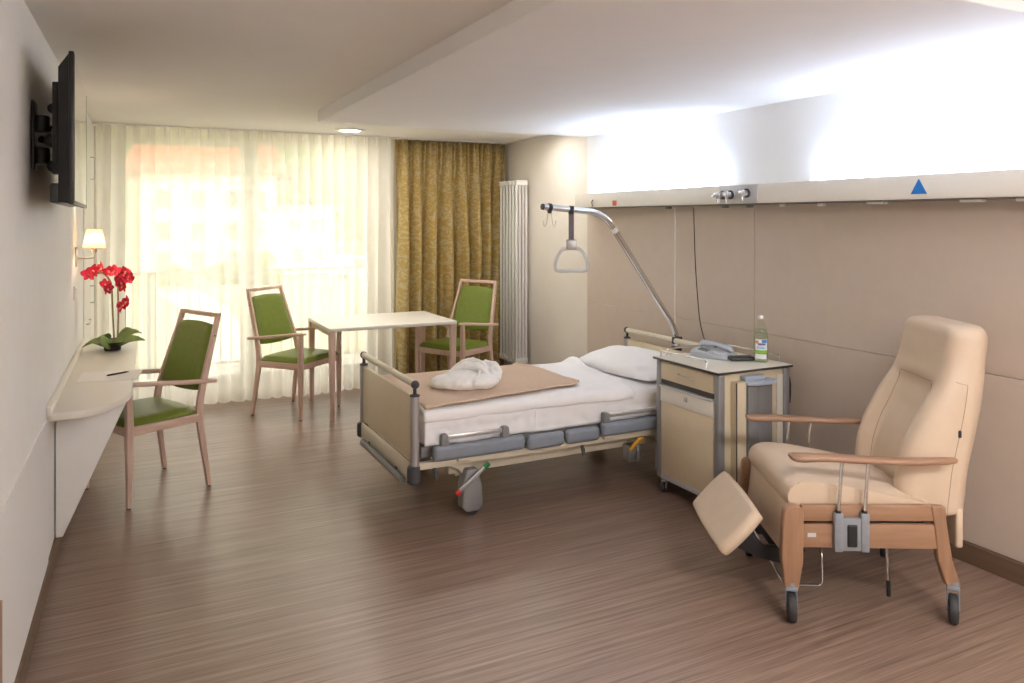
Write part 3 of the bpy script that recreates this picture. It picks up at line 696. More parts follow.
for y in (NY + .22, FY - .22): m.tube([(1.296, y, .248), (1.345, y, .28)], .009, 8)
B(m, 'bar_bracket', 'dark_grey', fb)
# lying surface and side frame
B(MB().box(1.40, 3.31, NY + .06, FY - .06, .345, .41, .006), 'slatted_base', 'mid_grey')
for y0, y1 in ((NY + .014, NY + .05), (FY - .05, FY - .014)):
    B(MB().box(1.37, 3.34, y0, y1, .298, .334, .004), 'side_frame', 'cream_metal')
SEG = [(1.44, 1.985, .380), (2.00, 2.238, .368), (2.252, 2.476, .368), (2.492, 3.31, .382)]
for side, y in ((-1, NY), (1, FY)):
    for x0, x1, z in SEG:
        pd = B(MB().box(x0, x1, y - .030, y + .022, z - .042, z + .040, .024, 5), 'side_pad', 'blue_grey')
        if x1 - x0 > .3:
            xe = x1 - .12 if x0 < 2 else x1 - .05
            for xb in ((x0 + .068, xe) if x0 < 2 else (x0 + .035, xe)):
                B(MB().prism([(xb - .022, z + .02), (xb + .026, z + .02), (xb + .020, z + .088), (xb + .014, z + .098), (xb - .014, z + .098), (xb - .020, z + .088)], 'y', y - .018, y + .020, .005), 'rail_end', 'mid_grey', pd)
            xs = x0 + .068 if x0 < 2 else x0 + .035
            m = MB(); m.box(xs, xe, y - .006, y + .012, z + .064, z + .088, .004); B(m, 'guard_rail', 'polished_fitting', pd)
            m = MB(); m.box(xs, xe, y - .009, y - .005, z + .073, z + .079, .001); B(m, 'rail_groove', 'mid_grey', pd)
    m = MB()
    for x in (1.62, 2.1, 2.55, 3.0): m.box(x - .035, x + .035, y - .008 if side < 0 else y - .03, y + .03 if side < 0 else y + .008, .318, .345, .004)
    B(m, 'pad_clip', 'cream_metal')
B(MB().box(1.58, 3.20, NY + .12, NY + .18, .215, .298, .006), 'lift_beam', 'cream_metal'); B(MB().box(1.58, 3.20, FY - .18, FY - .12, .215, .298, .006), 'lift_beam', 'cream_metal')
B(MB().box(1.62, 1.70, NY + .12, FY - .12, .20, .27, .006), 'lift_beam', 'cream_metal'); B(MB().box(2.98, 3.06, NY + .12, FY - .12, .20, .27, .006), 'lift_beam', 'cream_metal')
m = MB(); m.box(2.1, 2.5, 4.2, 4.4, .2, .30, .02); m.tube([(2.1, 4.3, .25), (1.7, 4.3, .24)], .025, 12); B(m, 'drive_motor', 'dark_grey')
for x in (1.69, 3.03):
    for y, sd_ in ((NY + .075, -1), (FY - .075, 1)):
        lg = B(MB().prism([(x - .20, .298), (x + .11, .298), (x + .045, .235), (x + .03, .20), (x - .03, .20), (x - .07, .25)], 'y', y + .02 * -sd_ - .014, y + .02 * -sd_ + .014, .004), 'caster_bracket', 'cream_metal')
        m = MB(); m.prism([(x - .062, .050), (x - .058, .17), (x - .036, .255), (x + .032, .255), (x + .056, .16), (x + .062, .050), (x + .035, .022), (x - .035, .022)], 'y', y - .042, y + .042, .012, 3); B(m, 'caster_cover', 'grey_alu', lg)
        m = MB()
        for o_ in (-.020, .020): m.lathe([(.02, -.013), (.048, -.013), (.052, -.008), (.052, .008), (.048, .013), (.02, .013)], 24, T(x, y + o_ * 1.0, .052) @ RX(90))
        B(m, 'wheel', 'rubber', lg)
lv = B(MB().prism([(-.11, -.014), (.11, -.011), (.115, .0), (.11, .011), (-.11, .014), (-.117, 0)], 'y', -.005, .005, .002, mtx=T(1.672, NY - .005, .218) @ RY(-36)), 'brake_lever', 'alu')
B(MB().box(-.122, -.092, -.009, .008, -.015, .015, .006, mtx=T(1.672, NY - .005, .218) @ RY(-36)), 'lever_tip', 'red', lv)
B(MB().box(.082, .120, -.009, .008, -.014, .014, .006, mtx=T(1.672, NY - .005, .218) @ RY(-36)), 'lever_tip', 'green', lv)
B(MB().tube(fillet([(2.705, NY + .0, .235), (2.725, NY - .01, .262), (2.765, NY - .01, .295), (2.79, NY, .290)], .02), .0155, 10, flat=.7), 'release_lever', 'yellow', label='yellow release lever')
m = MB(); m.box(2.712, 2.765, NY + .02, NY + .09, .15, .25, .006); m.box(2.768, 2.80, NY + .02, NY + .09, .15, .25, .006); B(m, 'head_strut', 'alu')
for x, zt in ((1.455, .30), (2.37, .30)):
    B(MB().tube([(x, NY + .01, zt), (x, NY - .004, zt - .02), (x + .004, NY - .006, zt - .055)], [.010, .012, .009], 10), 'release_knob', 'dark_grey')
# lifting pole
pole = fillet([(3.405, 4.25, .36), (3.405, 4.25, .835), (2.80, 4.25, 1.660), (2.345, 4.25, 1.697)], .13, 10)
pl_ = B(MB().tube(pole, .0205, 18), 'lifting_pole', 'chrome')
B(MB().tube([(2.355, 4.25, 1.696), (2.335, 4.25, 1.6975)], .0195, 18), 'pole_cap', 'dark_grey', pl_)
m = MB(); m.tube([(2.378, 4.25, 1.695), (2.402, 4.25, 1.693)], .025, 18); m.box(2.38, 2.40, 4.235, 4.265, 1.655, 1.675, .004); B(m, 'pole_clamp', 'dark_grey', pl_)
m = MB(); d = Vector((.894, -.447, 0)) * .026
for s_ in (-1, 1):
    m.tube(bezier(Vector((2.39, 4.25, 1.66)) + d * .4 * s_, Vector((2.39, 4.25, 1.60)) + d * .6 * s_, Vector((2.39, 4.25, 1.575)) + d * 1.0 * s_, 6) + bezier(Vector((2.39, 4.25, 1.575)) + d * 1.0 * s_, Vector((2.39, 4.25, 1.565)) + d * 1.5 * s_, Vector((2.39, 4.25, 1.61)) + d * 1.5 * s_, 5)[1:], .0028, 6)
B(m, 'wire_hook', 'brushed', pl_)
B(MB().tube([(2.893, 4.25, 1.533), (2.872, 4.25, 1.562)], .0212, 18), 'pole_sticker', 'white_plastic', pl_)
m = MB(); m.box(3.34, 3.42, 4.215, 4.235, .765, .81, .004); m.box(3.37, 3.42, 4.22, 4.28, .69, .74, .006); B(m, 'pole_socket', 'dark_grey')

tg = thing('trapeze_handle', 'pale grey triangular grab handle on a mauve strap hanging from the pole', 'handle', (2.55, 4.25, 1.676), math.radians(-26.6))
m = MB(); m.tube([(-.016, 0, .002), (.016, 0, 0)], .028, 18); m.build('strap_loop', 'dark_grey', tg)
MB().box(-.017, .017, -.003, .003, -.20, -.022, .001, 1).build('strap', 'strap_mauve', tg)
MB().box(-.033, .033, -.018, .018, -.252, -.188, .007, 3).build('strap_lock', 'alu', tg)
tp = [(-.026, 0, -.245), (.026, 0, -.245), (.064, 0, -.258), (.098, 0, -.318), (.104, 0, -.368), (.085, 0, -.388), (0, 0, -.388), (-.085, 0, -.388), (-.104, 0, -.368), (-.098, 0, -.318), (-.064, 0, -.258)]
def cr_closed(P, k=5):
    P = [Vector(p) for p in P]; out = []; n = len(P)
    for i in range(n):
        a, b, c, d = P[i - 1], P[i], P[(i + 1) % n], P[(i + 2) % n]
        for j in range(k):
            t = j / k; out.append(.5 * ((2 * b) + (c - a) * t + (2 * a - 5 * b + 4 * c - d) * t * t + (3 * b - a - 3 * c + d) * t ** 3))
    return out
MB().tube(cr_closed(tp), .0115, 12, closed=True).build('grip', 'handle_grey', tg)

# ------------------------------------------------------------------ bedding
from mathutils import noise as MN
def nz(x, y, z=0): return MN.noise(Vector((x, y, z)))
mt = thing('mattress', 'white-sheeted mattress lying on the care bed', 'mattress', (BX, BY, .41))
def M2(mb, nm, m, root, **k):
    bmesh.ops.translate(mb.bm, verts=mb.bm.verts, vec=-Vector(root.location)); return mb.build(nm, m, root, **k)
M2(MB().box(1.40, 3.315, NY + .045, FY - .045, .4105, .570, .032, 5), 'core', 'sheet_linen', mt)
def side_sheet(x0, x1, z0, z1, bulge, seed):
    return MB().grid(lambda u, v: (lerp(x0, x1, u), NY + .042 - bulge - .010 * abs(nz(u * 5 + seed, v * 2)) - .006 * nz(u * 14, v * 3, seed) * v, lerp(z1, z0, v) + .012 * nz(u * 4, seed) * v), 60, 10)
for a in ((1.405, 2.075, .415, .560, .010, 3), (2.05, 3.30, .412, .560, .003, 8)):
    o = M2(side_sheet(*a), 'sheet_overhang', 'sheet_linen', mt, smooth=80); q = o.modifiers.new('s', 'SOLIDIFY'); q.thickness = .005
DPR = [(0, (NY + .024, .536)), (.03, (NY + .018, .560)), (.06, (NY + .024, .586)), (.10, (NY + .05, .602)), (.16, (NY + .10, .608)), (.5, (4.30, .616)), (.84, (FY - .10, .608)), (.90, (FY - .05, .602)), (.94, (FY - .024, .586)), (.97, (FY - .018, .56)), (1, (FY - .024, .536))]
def dprof(v):
    y = smooth([(a, b[0]) for a, b in DPR], v, .015); z = smooth([(a, b[1]) for a, b in DPR], v, .015); return y, z
def duvet_f(u, v):
    y, z = dprof(v); xe = 2.745 + .115 * v + .012 * nz(v * 6, 2.0)
    x = lerp(1.405, xe, u)
    z += .010 * nz(x * 3, y * 3, 1) + .004 * nz(x * 9, y * 9, 4)
    z += .012 * math.exp(-((u - .97) / .02) ** 2) * (0.4 + v)           # rolled end of the cover
    z += .035 * math.exp(-((u - .99) / .05) ** 2) * math.exp(-((v - .80) / .08) ** 2)
    z -= .006 * (u > .995)
    return (x, y, z)
dv = M2(MB().grid(duvet_f, 90, 90), 'duvet', 'linen', bed, smooth=80); dv.parent = None
dv.location = (BX, BY, 0); q = dv.modifiers.new('s', 'SOLIDIFY'); q.thickness = .022; q.offset = -1
tag(dv, 'smooth white duvet spread over the lower bed under the blanket', 'duvet')
def blanket_f(u, v):
    # u foot to head, v near to far
    xe = lerp(2.50, 2.40, v); x = lerp(1.412, xe, u)
    c = math.exp(-((1 - u) / .06) ** 2) * math.exp(-(v / .08) ** 2)   # rounded corner
    x -= .035 * c
    yn = lerp(3.852, 3.99, u ** 1.25) + .008 * math.sin(u * 11) + .03 * c
    y = lerp(yn, FY - .045, v)
    vv = .5
    zb = .6185 + .010 * nz(x * 3, y * 3, 1) + .004 * nz(x * 9, y * 9, 4) + .006 * nz(x * 5, y * 4, 9)
    edge = max(0, (NY + .085 - y) / .06); zb -= .022 * edge ** 1.6
    e2 = max(0, (y - (FY - .10)) / .06); zb -= .012 * e2 ** 1.6
    zb += .010 * math.exp(-((u - .985) / .015) ** 2) + .006 * math.exp(-(v / .02) ** 2)
    return (x - BX, y - BY, zb + .012)
bl = MB().grid(blanket_f, 80, 60).build('blanket', 'tan_blanket', None, smooth=80); bl.location = (BX, BY, 0)
q = bl.modifiers.new('s', 'SOLIDIFY'); q.thickness = .012; q.offset = -1
tag(bl, 'tan fleece blanket laid over the duvet at the foot of the bed', 'blanket')
pw = MB().pillow(0, 0, 0,   .44, .85, .17, p=2.6, q=.6, n=34, bottom=.5)
for v in pw.bm.verts: v.co += Vector((0, 0, .008 * nz(v.co.x * 7, v.co.y * 7, 3) + .004 * nz(v.co.x * 18, v.co.y * 14, 8)))
pw = pw.build('pillow', 'linen', None, smooth=80); pw.location = (3.115, 4.375, .625); pw.rotation_euler = (0, math.radians(-9), math.radians(5))
tag(pw, 'plump white pillow at the head of the bed', 'pillow')

# folded bathrobe: lumpy roll of towelling with belt and collar
rbz = .640
rb = thing('bathrobe', 'folded white towelling bathrobe with belt lying on the tan blanket', 'bathrobe', (1.80, 4.17, rbz), math.radians(-22)); rb.scale = (.84, .86, .88)
def remesh(o, vs, d1, s1, d2, s2):
    q = o.modifiers.new('r', 'REMESH'); q.mode = 'VOXEL'; q.voxel_size = vs; q.use_smooth_shade = True
    q = o.modifiers.new('m', 'SMOOTH'); q.iterations = 4; q.factor = .5
    for dd, ss, k in ((d1, s1, 'a'), (d2, s2, 'b')):
        tx = bpy.data.textures.new(o.name + k, 'CLOUDS' if k == 'a' else 'MUSGRAVE'); tx.noise_scale = ss
        if k == 'a': tx.noise_depth = 2
        else: tx.musgrave_type = 'RIDGED_MULTIFRACTAL'; tx.octaves = 2; tx.noise_scale = ss * 2.2
        q = o.modifiers.new('d' + k, 'DISPLACE'); q.texture = tx; q.strength = dd; q.mid_level = .5
    q = o.modifiers.new('m2', 'SMOOTH'); q.iterations = 2
m = MB()
m.ball((-.02, -.01, .035), .16, (1.25, .95, .42)); m.ball((-.13, -.03, .032), .12, (1.2, .95, .42)); m.ball((.08, -.03, .040), .13, (1.05, 1.1, .44)); m.ball((-.19, -.03, .022), .08, (1.15, .9, .42)); m.ball((.0, .04, .055), .11, (1.5, .8, .5))
o = m.build('folded_body', 'terry', rb); remesh(o, .0065, .012, .07, .003, .03)
m = MB(); m.tube([(-.17, .04, .050), (-.10, .055, .098), (-.02, .03, .128), (.06, -.005, .128), (.115, -.04, .100), (.14, -.08, .055), (.14, -.115, .02)], [.012, .021, .026, .027, .026, .023, .014], 14)
o = m.build('collar', 'terry', rb); remesh(o, .0045, .008, .05, .003, .02)
m = MB(); m.tube([(-.12, .09, .085), (-.04, .085, .135), (.03, .065, .150), (.09, .03, .138), (.13, .0, .11)], [.014, .024, .028, .026, .014], 14)
o = m.build('collar', 'terry', rb); remesh(o, .0045, .010, .05, .003, .02)
m = MB(); m.tube([(.07, .10, .10), (.12, .085, .125), (.175, .05, .118), (.205, .0, .088), (.20, -.05, .045)], [.022, .033, .037, .034, .022], 14); m.ball((.15, .07, .05), .065, (1, 1, .8))
m.tube([(.13, .03, .10), (.165, .0, .095), (.18, -.05, .065), (.17, -.09, .03)], [.014, .022, .022, .012], 10)
o = m.build('sleeve_roll', 'terry', rb); remesh(o, .0045, .010, .045, .004, .02)
bt = []
for k in range(15):
    t = k / 14; bt.append((-.035 + .03 * t, -.150 + .24 * t, .018 + .088 * math.sin(PI * (.04 + .52 * t)) ** .8))
m = MB(); m.tube(bt, .021, 12, flat=.3); o = m.build('belt', 'terry', rb); remesh(o, .004, .003, .03, .002, .015)
m = MB(); m.tube([(.04, -.140, .040), (.06, -.10, .082), (.075, -.05, .104)], .014, 10, flat=.5); o = m.build('belt', 'terry', rb); remesh(o, .004, .004, .03, .002, .015)

# ------------------------------------------------------------------ bedside cabinet
CX_, CY_ = 3.085, 3.457
cb_ = thing('bedside_cabinet', 'cream bedside cabinet on casters with grey posts beside the bed', 'cabinet', (CX_, CY_, 0))
def Cb(mb, nm, m, par=None, **k):
    bmesh.ops.translate(mb.bm, verts=mb.bm.verts, vec=(-CX_, -CY_, 0)); return mb.build(nm, m, par or cb_, **k)
tp_ = Cb(MB().box(2.812, 3.358, 3.172, 3.743, .786, .798, .003), 'worktop', 'dark_edge')
Cb(MB().box(2.815, 3.355, 3.175, 3.740, .797, .8002, .001, 1), 'top_surface', 'cream_top', tp_)
Cb(MB().box(2.85, 3.33, 3.20, 3.715, .10, .786, .002), 'carcass', 'cream_laminate')
for x, y in ((2.851, 3.711), (2.851, 3.206), (3.325, 3.206), (3.325, 3.711)): Cb(MB().box(x - .023, x + .023, y - .023, y + .023, .085, .786, .014, 4), 'corner_post', 'grey_alu')
dr = Cb(MB().box(2.830, 2.855, 3.232, 3.686, .675, .778, .003), 'drawer', 'cream_laminate')
Cb(MB().tube(fillet([(2.832, 3.40, .728), (2.812, 3.40, .726), (2.812, 3.52, .726), (2.832, 3.52, .728)], .012), .005, 8), 'handle', 'brushed', dr)
Cb(MB().box(2.835, 2.856, 3.232, 3.686, .648, .672), 'shadow_gap', 'dark_edge')
do = Cb(MB().box(2.830, 2.855, 3.232, 3.686, .115, .545, .003), 'door', 'cream_laminate')
st = Cb(MB().box(2.824, 2.855, 3.232, 3.686, .545, .640, .004), 'pull_strip', 'rail_cream', do)
Cb(MB().box(2.815, 2.845, 3.232, 3.686, .632, .644, .003), 'pull_lip', 'plate_grey', do)
Cb(MB().box(2.820, 2.826, 3.44, 3.47, .585, .615, .002), 'latch', 'brushed', do)
Cb(MB().box(2.826, 2.86, 3.232, 3.686, .088, .115, .003), 'bottom_rail', 'plate_grey')
# swing-out tray folded down on the near side
Cb(MB().box(2.919, 2.922, 3.147, 3.153, .12, .742), 'tray_edge_shade', 'dark_edge')  # dark strip standing in for the thin shadow along the tray
Cb(MB().box(2.922, 2.992, 3.150, 3.20, .12, .742, .006), 'folding_tray', 'cream_laminate')
Cb(MB().box(2.992, 3.19, 3.162, 3.20, .10, .735, .003), 'tray_column', 'grey_alu')
Cb(MB().box(2.996, 3.075, 3.140, 3.164, .10, .730, .006), 'column_track', 'mid_grey')
m = MB(); m.prism([(2.985, 3.20), (2.985, 3.13), (3.02, 3.105), (3.15, 3.105), (3.195, 3.13), (3.195, 3.20)], 'z', .722, .742, .006); m.box(2.985, 3.125, 3.15, 3.20, .742, .768, .006); Cb(m, 'tray_release', 'light_blue_grey')
Cb(MB().box(3.255, 3.30, 3.192, 3.20, .12, .75, .002), 'side_trim', 'cream_top')
def gallery(p0, p1):
    p0, p1 = Vector(p0), Vector(p1); up = Vector((0, 0, .042))
    return MB().tube(fillet([p0, p0 + up, p1 + up, p1], .03, 6), .0048, 8)
Cb(gallery((2.84, 3.30, .8), (2.84, 3.70, .8)), 'gallery_rail', 'chrome', tp_); Cb(gallery((2.90, 3.722, .8), (3.30, 3.722, .8)), 'gallery_rail', 'chrome', tp_); Cb(gallery((3.335, 3.25, .8), (3.335, 3.68, .8)), 'gallery_rail', 'chrome', tp_)
def caster(par, x, y, h, r, fork, wheel, fn, az=0, wd=.02):
    M = T(x, y, 0) @ RZ(az)
    f = MB(); f.lathe([(.016, h - .03), (.022, h - .022), (.022, h)], 16, M)
    for s_ in (-1, 1): f.prism([(-.034, r), (-.026, r - .010), (-.012, r - .006), (.012, h - .028), (.012, h - .016), (-.016, h - .016), (-.036, r + .012)], 'y', s_ * (wd / 2 + .004) - .002, s_ * (wd / 2 + .004) + .002, 0, mtx=M)
    f.box(-.028, .014, -wd / 2 - .006, wd / 2 + .006, h - .030, h - .014, .004, mtx=M)
    f.tube([(-.024, -wd / 2 - .007, r), (-.024, wd / 2 + .007, r)], .006, 8, mtx=M)
    fo = fn(f, 'caster', fork, par)
    w_ = MB(); w_.lathe([(.008, -wd / 2), (r * .72, -wd / 2), (r * .95, -wd / 2 + .002), (r, -wd / 4), (r, wd / 4), (r * .95, wd / 2 - .002), (r * .72, wd / 2), (.008, wd / 2)], 28, M @ T(-.024, 0, r) @ RX(90))
    fn(w_, 'wheel', wheel, fo)
for x, y in ((2.868, 3.70), (2.868, 3.215), (3.305, 3.215), (3.305, 3.70)): caster(cb_, x, y, .088, .032, 'plate_grey', 'rubber', Cb, 40)
cc = Cb(MB().tube(fillet([(3.355, 3.20, .58), (3.352, 3.192, .62), (3.352, 3.192, .70), (3.345, 3.20, .74)], .03), .007, 8), 'power_lead', 'black_plastic')

# telephone
ph = thing('telephone', 'light grey desk telephone with handset on the bedside cabinet', 'telephone', (3.135, 3.575, .8005), math.radians(-60))
MB().prism([(-.11, 0), (.11, 0), (.11, .012), (.07, .022), (-.095, .046), (-.11, .040)], 'y', -.105, .105, .006, 3).build('base', 'phone_grey', ph)
sl = math.degrees(math.atan2(.026, .15))
hs = MB(); hs.tube([(-.10, 0, 0), (-.085, 0, .016), (0, 0, .026), (.085, 0, .016), (.10, 0, 0)], [.020, .024, .018, .024, .020], 14, flat=.75, mtx=T(-.010, .070, .036) @ RY(8)); hs.build('handset', 'phone_grey', ph)
ks = MB()
for i in range(4):
    for j in range(3): ks.box(-.012, .002, -.008, .008, 0, .005, .002, 1, mtx=T(.015 + i * .019, -.055 + j * .026, .0310 - (.015 + i * .019) * .145) @ RY(8.3))
ks.build('keypad', 'phone_key', ph)
MB().box(-.028, .028, -.038, .038, 0, .004, .001, 1, mtx=T(-.048, -.035, .0385) @ RY(8.3)).build('display', 'phone_screen', ph)
MB().tube([(.09, .09, .03)] + [(.095 - .01 * math.cos(k * .9) - k * .006, .100 + .006 * math.sin(k * .9), .014) for k in range(28)], .003, 6).build('coiled_cord', 'phone_grey', ph)
bc = thing('tray_case', 'flat black case lying beside the telephone', 'case', (3.185, 3.400, .8005), math.radians(-22))
MB().box(-.072, .072, -.036, .036, 0, .022, .010, 3).build('case', 'dark_grey', bc); MB().box(-.066, .066, -.031, .031, .0215, .024, .001, 1).build('lid', 'black_plastic', bc)

# mineral water bottle
bo = thing('bottle', 'clear water bottle with blue, white and green label on the cabinet', 'bottle', (3.255, 3.315, .8005), math.radians(-118))
Pf = [(0, .002), (.036, 0), (.041, .006), (.0415, .05), (.0405, .058), (.0405, .135), (.0415, .14), (.0385, .165), (.030, .195), (.020, .225), (.0145, .240), (.0140, .250)]
gb = MB().lathe(Pf, 36)
for f in [f for f in gb.bm.faces if len(f.verts) > 4 and f.calc_center_median().z > .2]: gb.bm.faces.remove(f)
gb.build('glass', 'bottle_glass', bo, smooth=60)
MB().lathe([(0, .004), (.034, .003), (.0395, .008), (.0395, .14), (.037, .160), (.029, .188), (.0, .188)], 32).build('water', 'bottle_glass', bo, smooth=60)
MB().lathe([(.0165, .246), (.0170, .249), (.0170, .266), (.0155, .268), (0, .268)], 28).build('cap', 'white_plastic', bo)
def wrap(z0, z1, a0, a1, r, nm, m, par): 
    o = MB().grid(lambda u, v: (r * math.cos(math.radians(lerp(a0, a1, u))), r * math.sin(math.radians(lerp(a0, a1, u))), lerp(z0, z1, v)), 20, 2).build(nm, m, par, smooth=80); return o
lb = wrap(.060, .134, -62, 40, .0409, 'label', 'label_white', bo)
wrap(.056, .072, -62, 45, .0412, 'label_band', 'label_green', lb); wrap(.114, .132, -10, 34, .0412, 'label_patch', 'label_blue', lb); wrap(.110, .126, -62, -34, .0412, 'label_patch', 'label_orange', lb)
wrap(.100, .112, -40, 20, .0413, 'label_patch', 'label_violet', lb); wrap(.082, .086, -50, 20, .0412, 'label_line', 'label_blue', lb); wrap(.090, .093, -50, 5, .0412, 'label_line', 'label_blue', lb)
wrap(.022, .05, -62, 30, .0420, 'lower_label', 'label_white', bo)

# ------------------------------------------------------------------ recliner
rc = thing('recliner', 'cream leather recliner on casters with wooden arms and raised footrest', 'recliner', (2.831, 2.412, 0), math.radians(152.1))
def R_(a, o, z): return (.33 - a, .305 - o, z)
RM = Matrix(((-1, 0, 0, .33), (0, -1, 0, .305), (0, 0, 1, 0), (0, 0, 0, 1)))     # (a, off, z) -> local
def Rb(mb, nm, m, par=None, **k):
    bmesh.ops.transform(mb.bm, matrix=RM, verts=mb.bm.verts); return mb.build(nm, m, par or rc, **k)
def arcpts(c, r, a0, a1, n=6): return [(c[0] + r * math.cos(math.radians(lerp(a0, a1, k / n))), c[1] + r * math.sin(math.radians(lerp(a0, a1, k / n)))) for k in range(n + 1)]
for o, sd_ in ((0.0, -1), (.61, 1)):
    fl = [(-.014, .125), (.042, .125), (.060, .235), (.062, .43)] + arcpts((.032, .432), .030, 20, 90, 4) + arcpts((.014, .432), .032, 100, 180, 6) + [(-.028, .26)]
    l1 = Rb(MB().prism(fl, 'y', o - .020, o + .020, .006, 3), 'leg', 'recliner_wood')
    rl_ = [(.63, .145), (.690, .145), (.655, .25), (.632, .40), (.628, .462), (.57, .466), (.582, .40), (.598, .25)]
    l2 = Rb(MB().prism(rl_, 'y', o - .018, o + .018, .006, 3), 'leg', 'recliner_wood')
    Rb(MB().prism([(.055, .398), (.585, .402), (.578, .466), (.055, .462)], 'y', o - .013, o + .013, .004), 'side_rail', 'recliner_wood_flat')
    Rb(MB().prism([(.055, .292), (.600, .290), (.590, .388), (.058, .386)], 'y', o - .013, o + .013, .004), 'side_rail', 'recliner_wood_flat')
    q = o + sd_ * .026
    br_ = MB(); br_.box(.178, .212, q - .014, q + .014, .285, .440, .004); br_.box(.284, .316, q - .014, q + .014, .285, .440, .004); br_.box(.205, .290, q - .010, q + .010, .288, .420, .004)
    bo_ = Rb(br_, 'arm_bracket', 'arm_grey')
    Rb(MB().box(.228, .268, q + sd_ * .010 - .006, q + sd_ * .010 + .006, .305, .395, .006, 3), 'arm_catch', 'black_plastic', bo_)
    for a0, a1 in ((.196, .216), (.300, .322)):
        Rb(MB().tube([(a0, q, .43), (a1, o + sd_ * .012, .640)], .0075, 12), 'arm_rod', 'chrome'); Rb(MB().tube([(a0 - .0005, q, .436), (a0 + .001, q, .449)], .0115, 12), 'rod_collar', 'black_plastic', bo_)
    # armrest
    tabl = [(.008, .018, .006, .660), (.014, .028, .011, .658), (.032, .037, .015, .655), (.06, .038, .016, .654), (.11, .033, .015, .655), (.17, .030, .014, .654), (.27, .029, .014, .649), (.40, .028, .013, .643), (.52, .027, .013, .641), (.63, .026, .013, .644), (.668, .020, .010, .647), (.678, .010, .005, .648)]
    rings = []
    for a, w_, h_, z in tabl:
        rings.append([(a, o + sd_ * .006 + w_ * math.cos(t) * (abs(math.cos(t)) ** -.25 if abs(math.cos(t)) > .1 else 1), z + h_ * math.copysign(abs(math.sin(t)) ** .75, math.sin(t))) for t in [2 * PI * (k + .5) / 20 for k in range(20)]])
    Rb(MB().loft(rings), 'armrest', 'recliner_wood_flat', smooth=60)
    for a, h, az in ((.016, .150, 150), (.665, .160, 160)):
        def fn(mb, nm, m, par): return Rb(mb, nm, m, par)
        caster(rc, a, o, h, .057, 'blue_grey', 'rubber', fn, 78 if a < .3 else 66, .034)
Rb(MB().box(.078, .112, -.0150, -.0125, .335, .352, .001, 1), 'maker_plate', 'plate_grey')
cr_ = MB(); cr_.box(.10, .13, .013, .597, .30, .35, .004); cr_.box(.55, .58, .013, .597, .30, .35, .004); cr_.box(.12, .56, .02, .59, .335, .40, .004); Rb(cr_, 'seat_frame', 'dark_grey')
# seat cushion, swept sideways
SP = [(.60, .405), (.60, .440), (.57, .462), (.45, .492), (.32, .520), (.20, .542), (.10, .552), (.055, .548), (.020, .530), (.004, .500), (.004, .470), (.020, .445), (.06, .430), (.12, .420), (.35, .405)]
def cr_c(P, k):
    V = [Vector((p[0], p[1], 0)) for p in P]; return [(v.x, v.y) for v in cr_closed(V, k)]
SPd = cr_c(SP, 3); cen = (.30, .47)
rings = []
for k in range(21):
    t = k / 20; o = lerp(.022, .588, t); e = min(t, 1 - t) * 20
    sc = 1 - .085 * max(0, 1 - e / 2.0) ** 2
    cz = .016 * (1 - (2 * t - 1) ** 2)
    rings.append([(cen[0] + (a - cen[0]) * (1 - (1 - sc) * .35), o, cen[1] + (z - cen[1]) * sc + (cz if z > .46 else 0)) for a, z in SPd])
se = Rb(MB().loft(rings), 'seat', 'cream_leather', smooth=60)
sm_ = [(a, .0245, z) for a, z in [(.57, .457), (.45, .486), (.32, .513), (.20, .534), (.10, .543), (.055, .539), (.026, .523)]]
Rb(MB().tube(sm_, .0022, 6), 'seat_seam', 'leather_seam', se)
CP = [(.020, .455), (.016, .40), (.010, .34), (.002, .285), (-.004, .245), (.010, .235), (.030, .29), (.045, .36), (.06, .44)]
rings = [[(a, o, z) for a, z in CP] for o in [.03 + .55 * k / 12 for k in range(13)]]
Rb(MB().loft(rings), 'calf_flap', 'cream_leather', smooth=60)
# footrest
fr_ = Rb(MB().pillow(0, 0, 0, .240, .55, .062, p=18, q=.34, n=40, mtx=T(-.178, .285, .328) @ RY(-46)), 'footrest', 'cream_leather', smooth=70)
lk_ = MB()
for o in (.14, .44): lk_.prism([(-.215, .275), (-.20, .245), (-.07, .185), (.10, .145), (.12, .225), (-.05, .240), (-.12, .305)], 'y', o - .012, o + .012, .003)
lk_.tube([(-.115, .14, .245), (-.115, .47, .245)], .009, 8)
Rb(lk_, 'footrest_linkage', 'black_plastic')
Rb(MB().prism([(-.01, .215), (.05, .13), (.13, .13), (.13, .29), (.06, .29)], 'y', .17, .43, .006), 'linkage_cover', 'black_plastic')
Rb(MB().tube(fillet([(-.03, .42, .22), (.03, .13, .075), (.19, .13, .075), (.19, .13, .20), (.19, .2, .30)], .02), .0045, 8), 'footplate_wire', 'chrome')
pd_ = Rb(MB().tube([(.425, .06, .30), (.430, .05, .12)], .0055, 8), 'release_pedal', 'chrome'); Rb(MB().tube([(.430, .05, .135), (.4315, .0495, .070)], [.008, .0085], 10), 'pedal_tip', 'black_plastic', pd_)
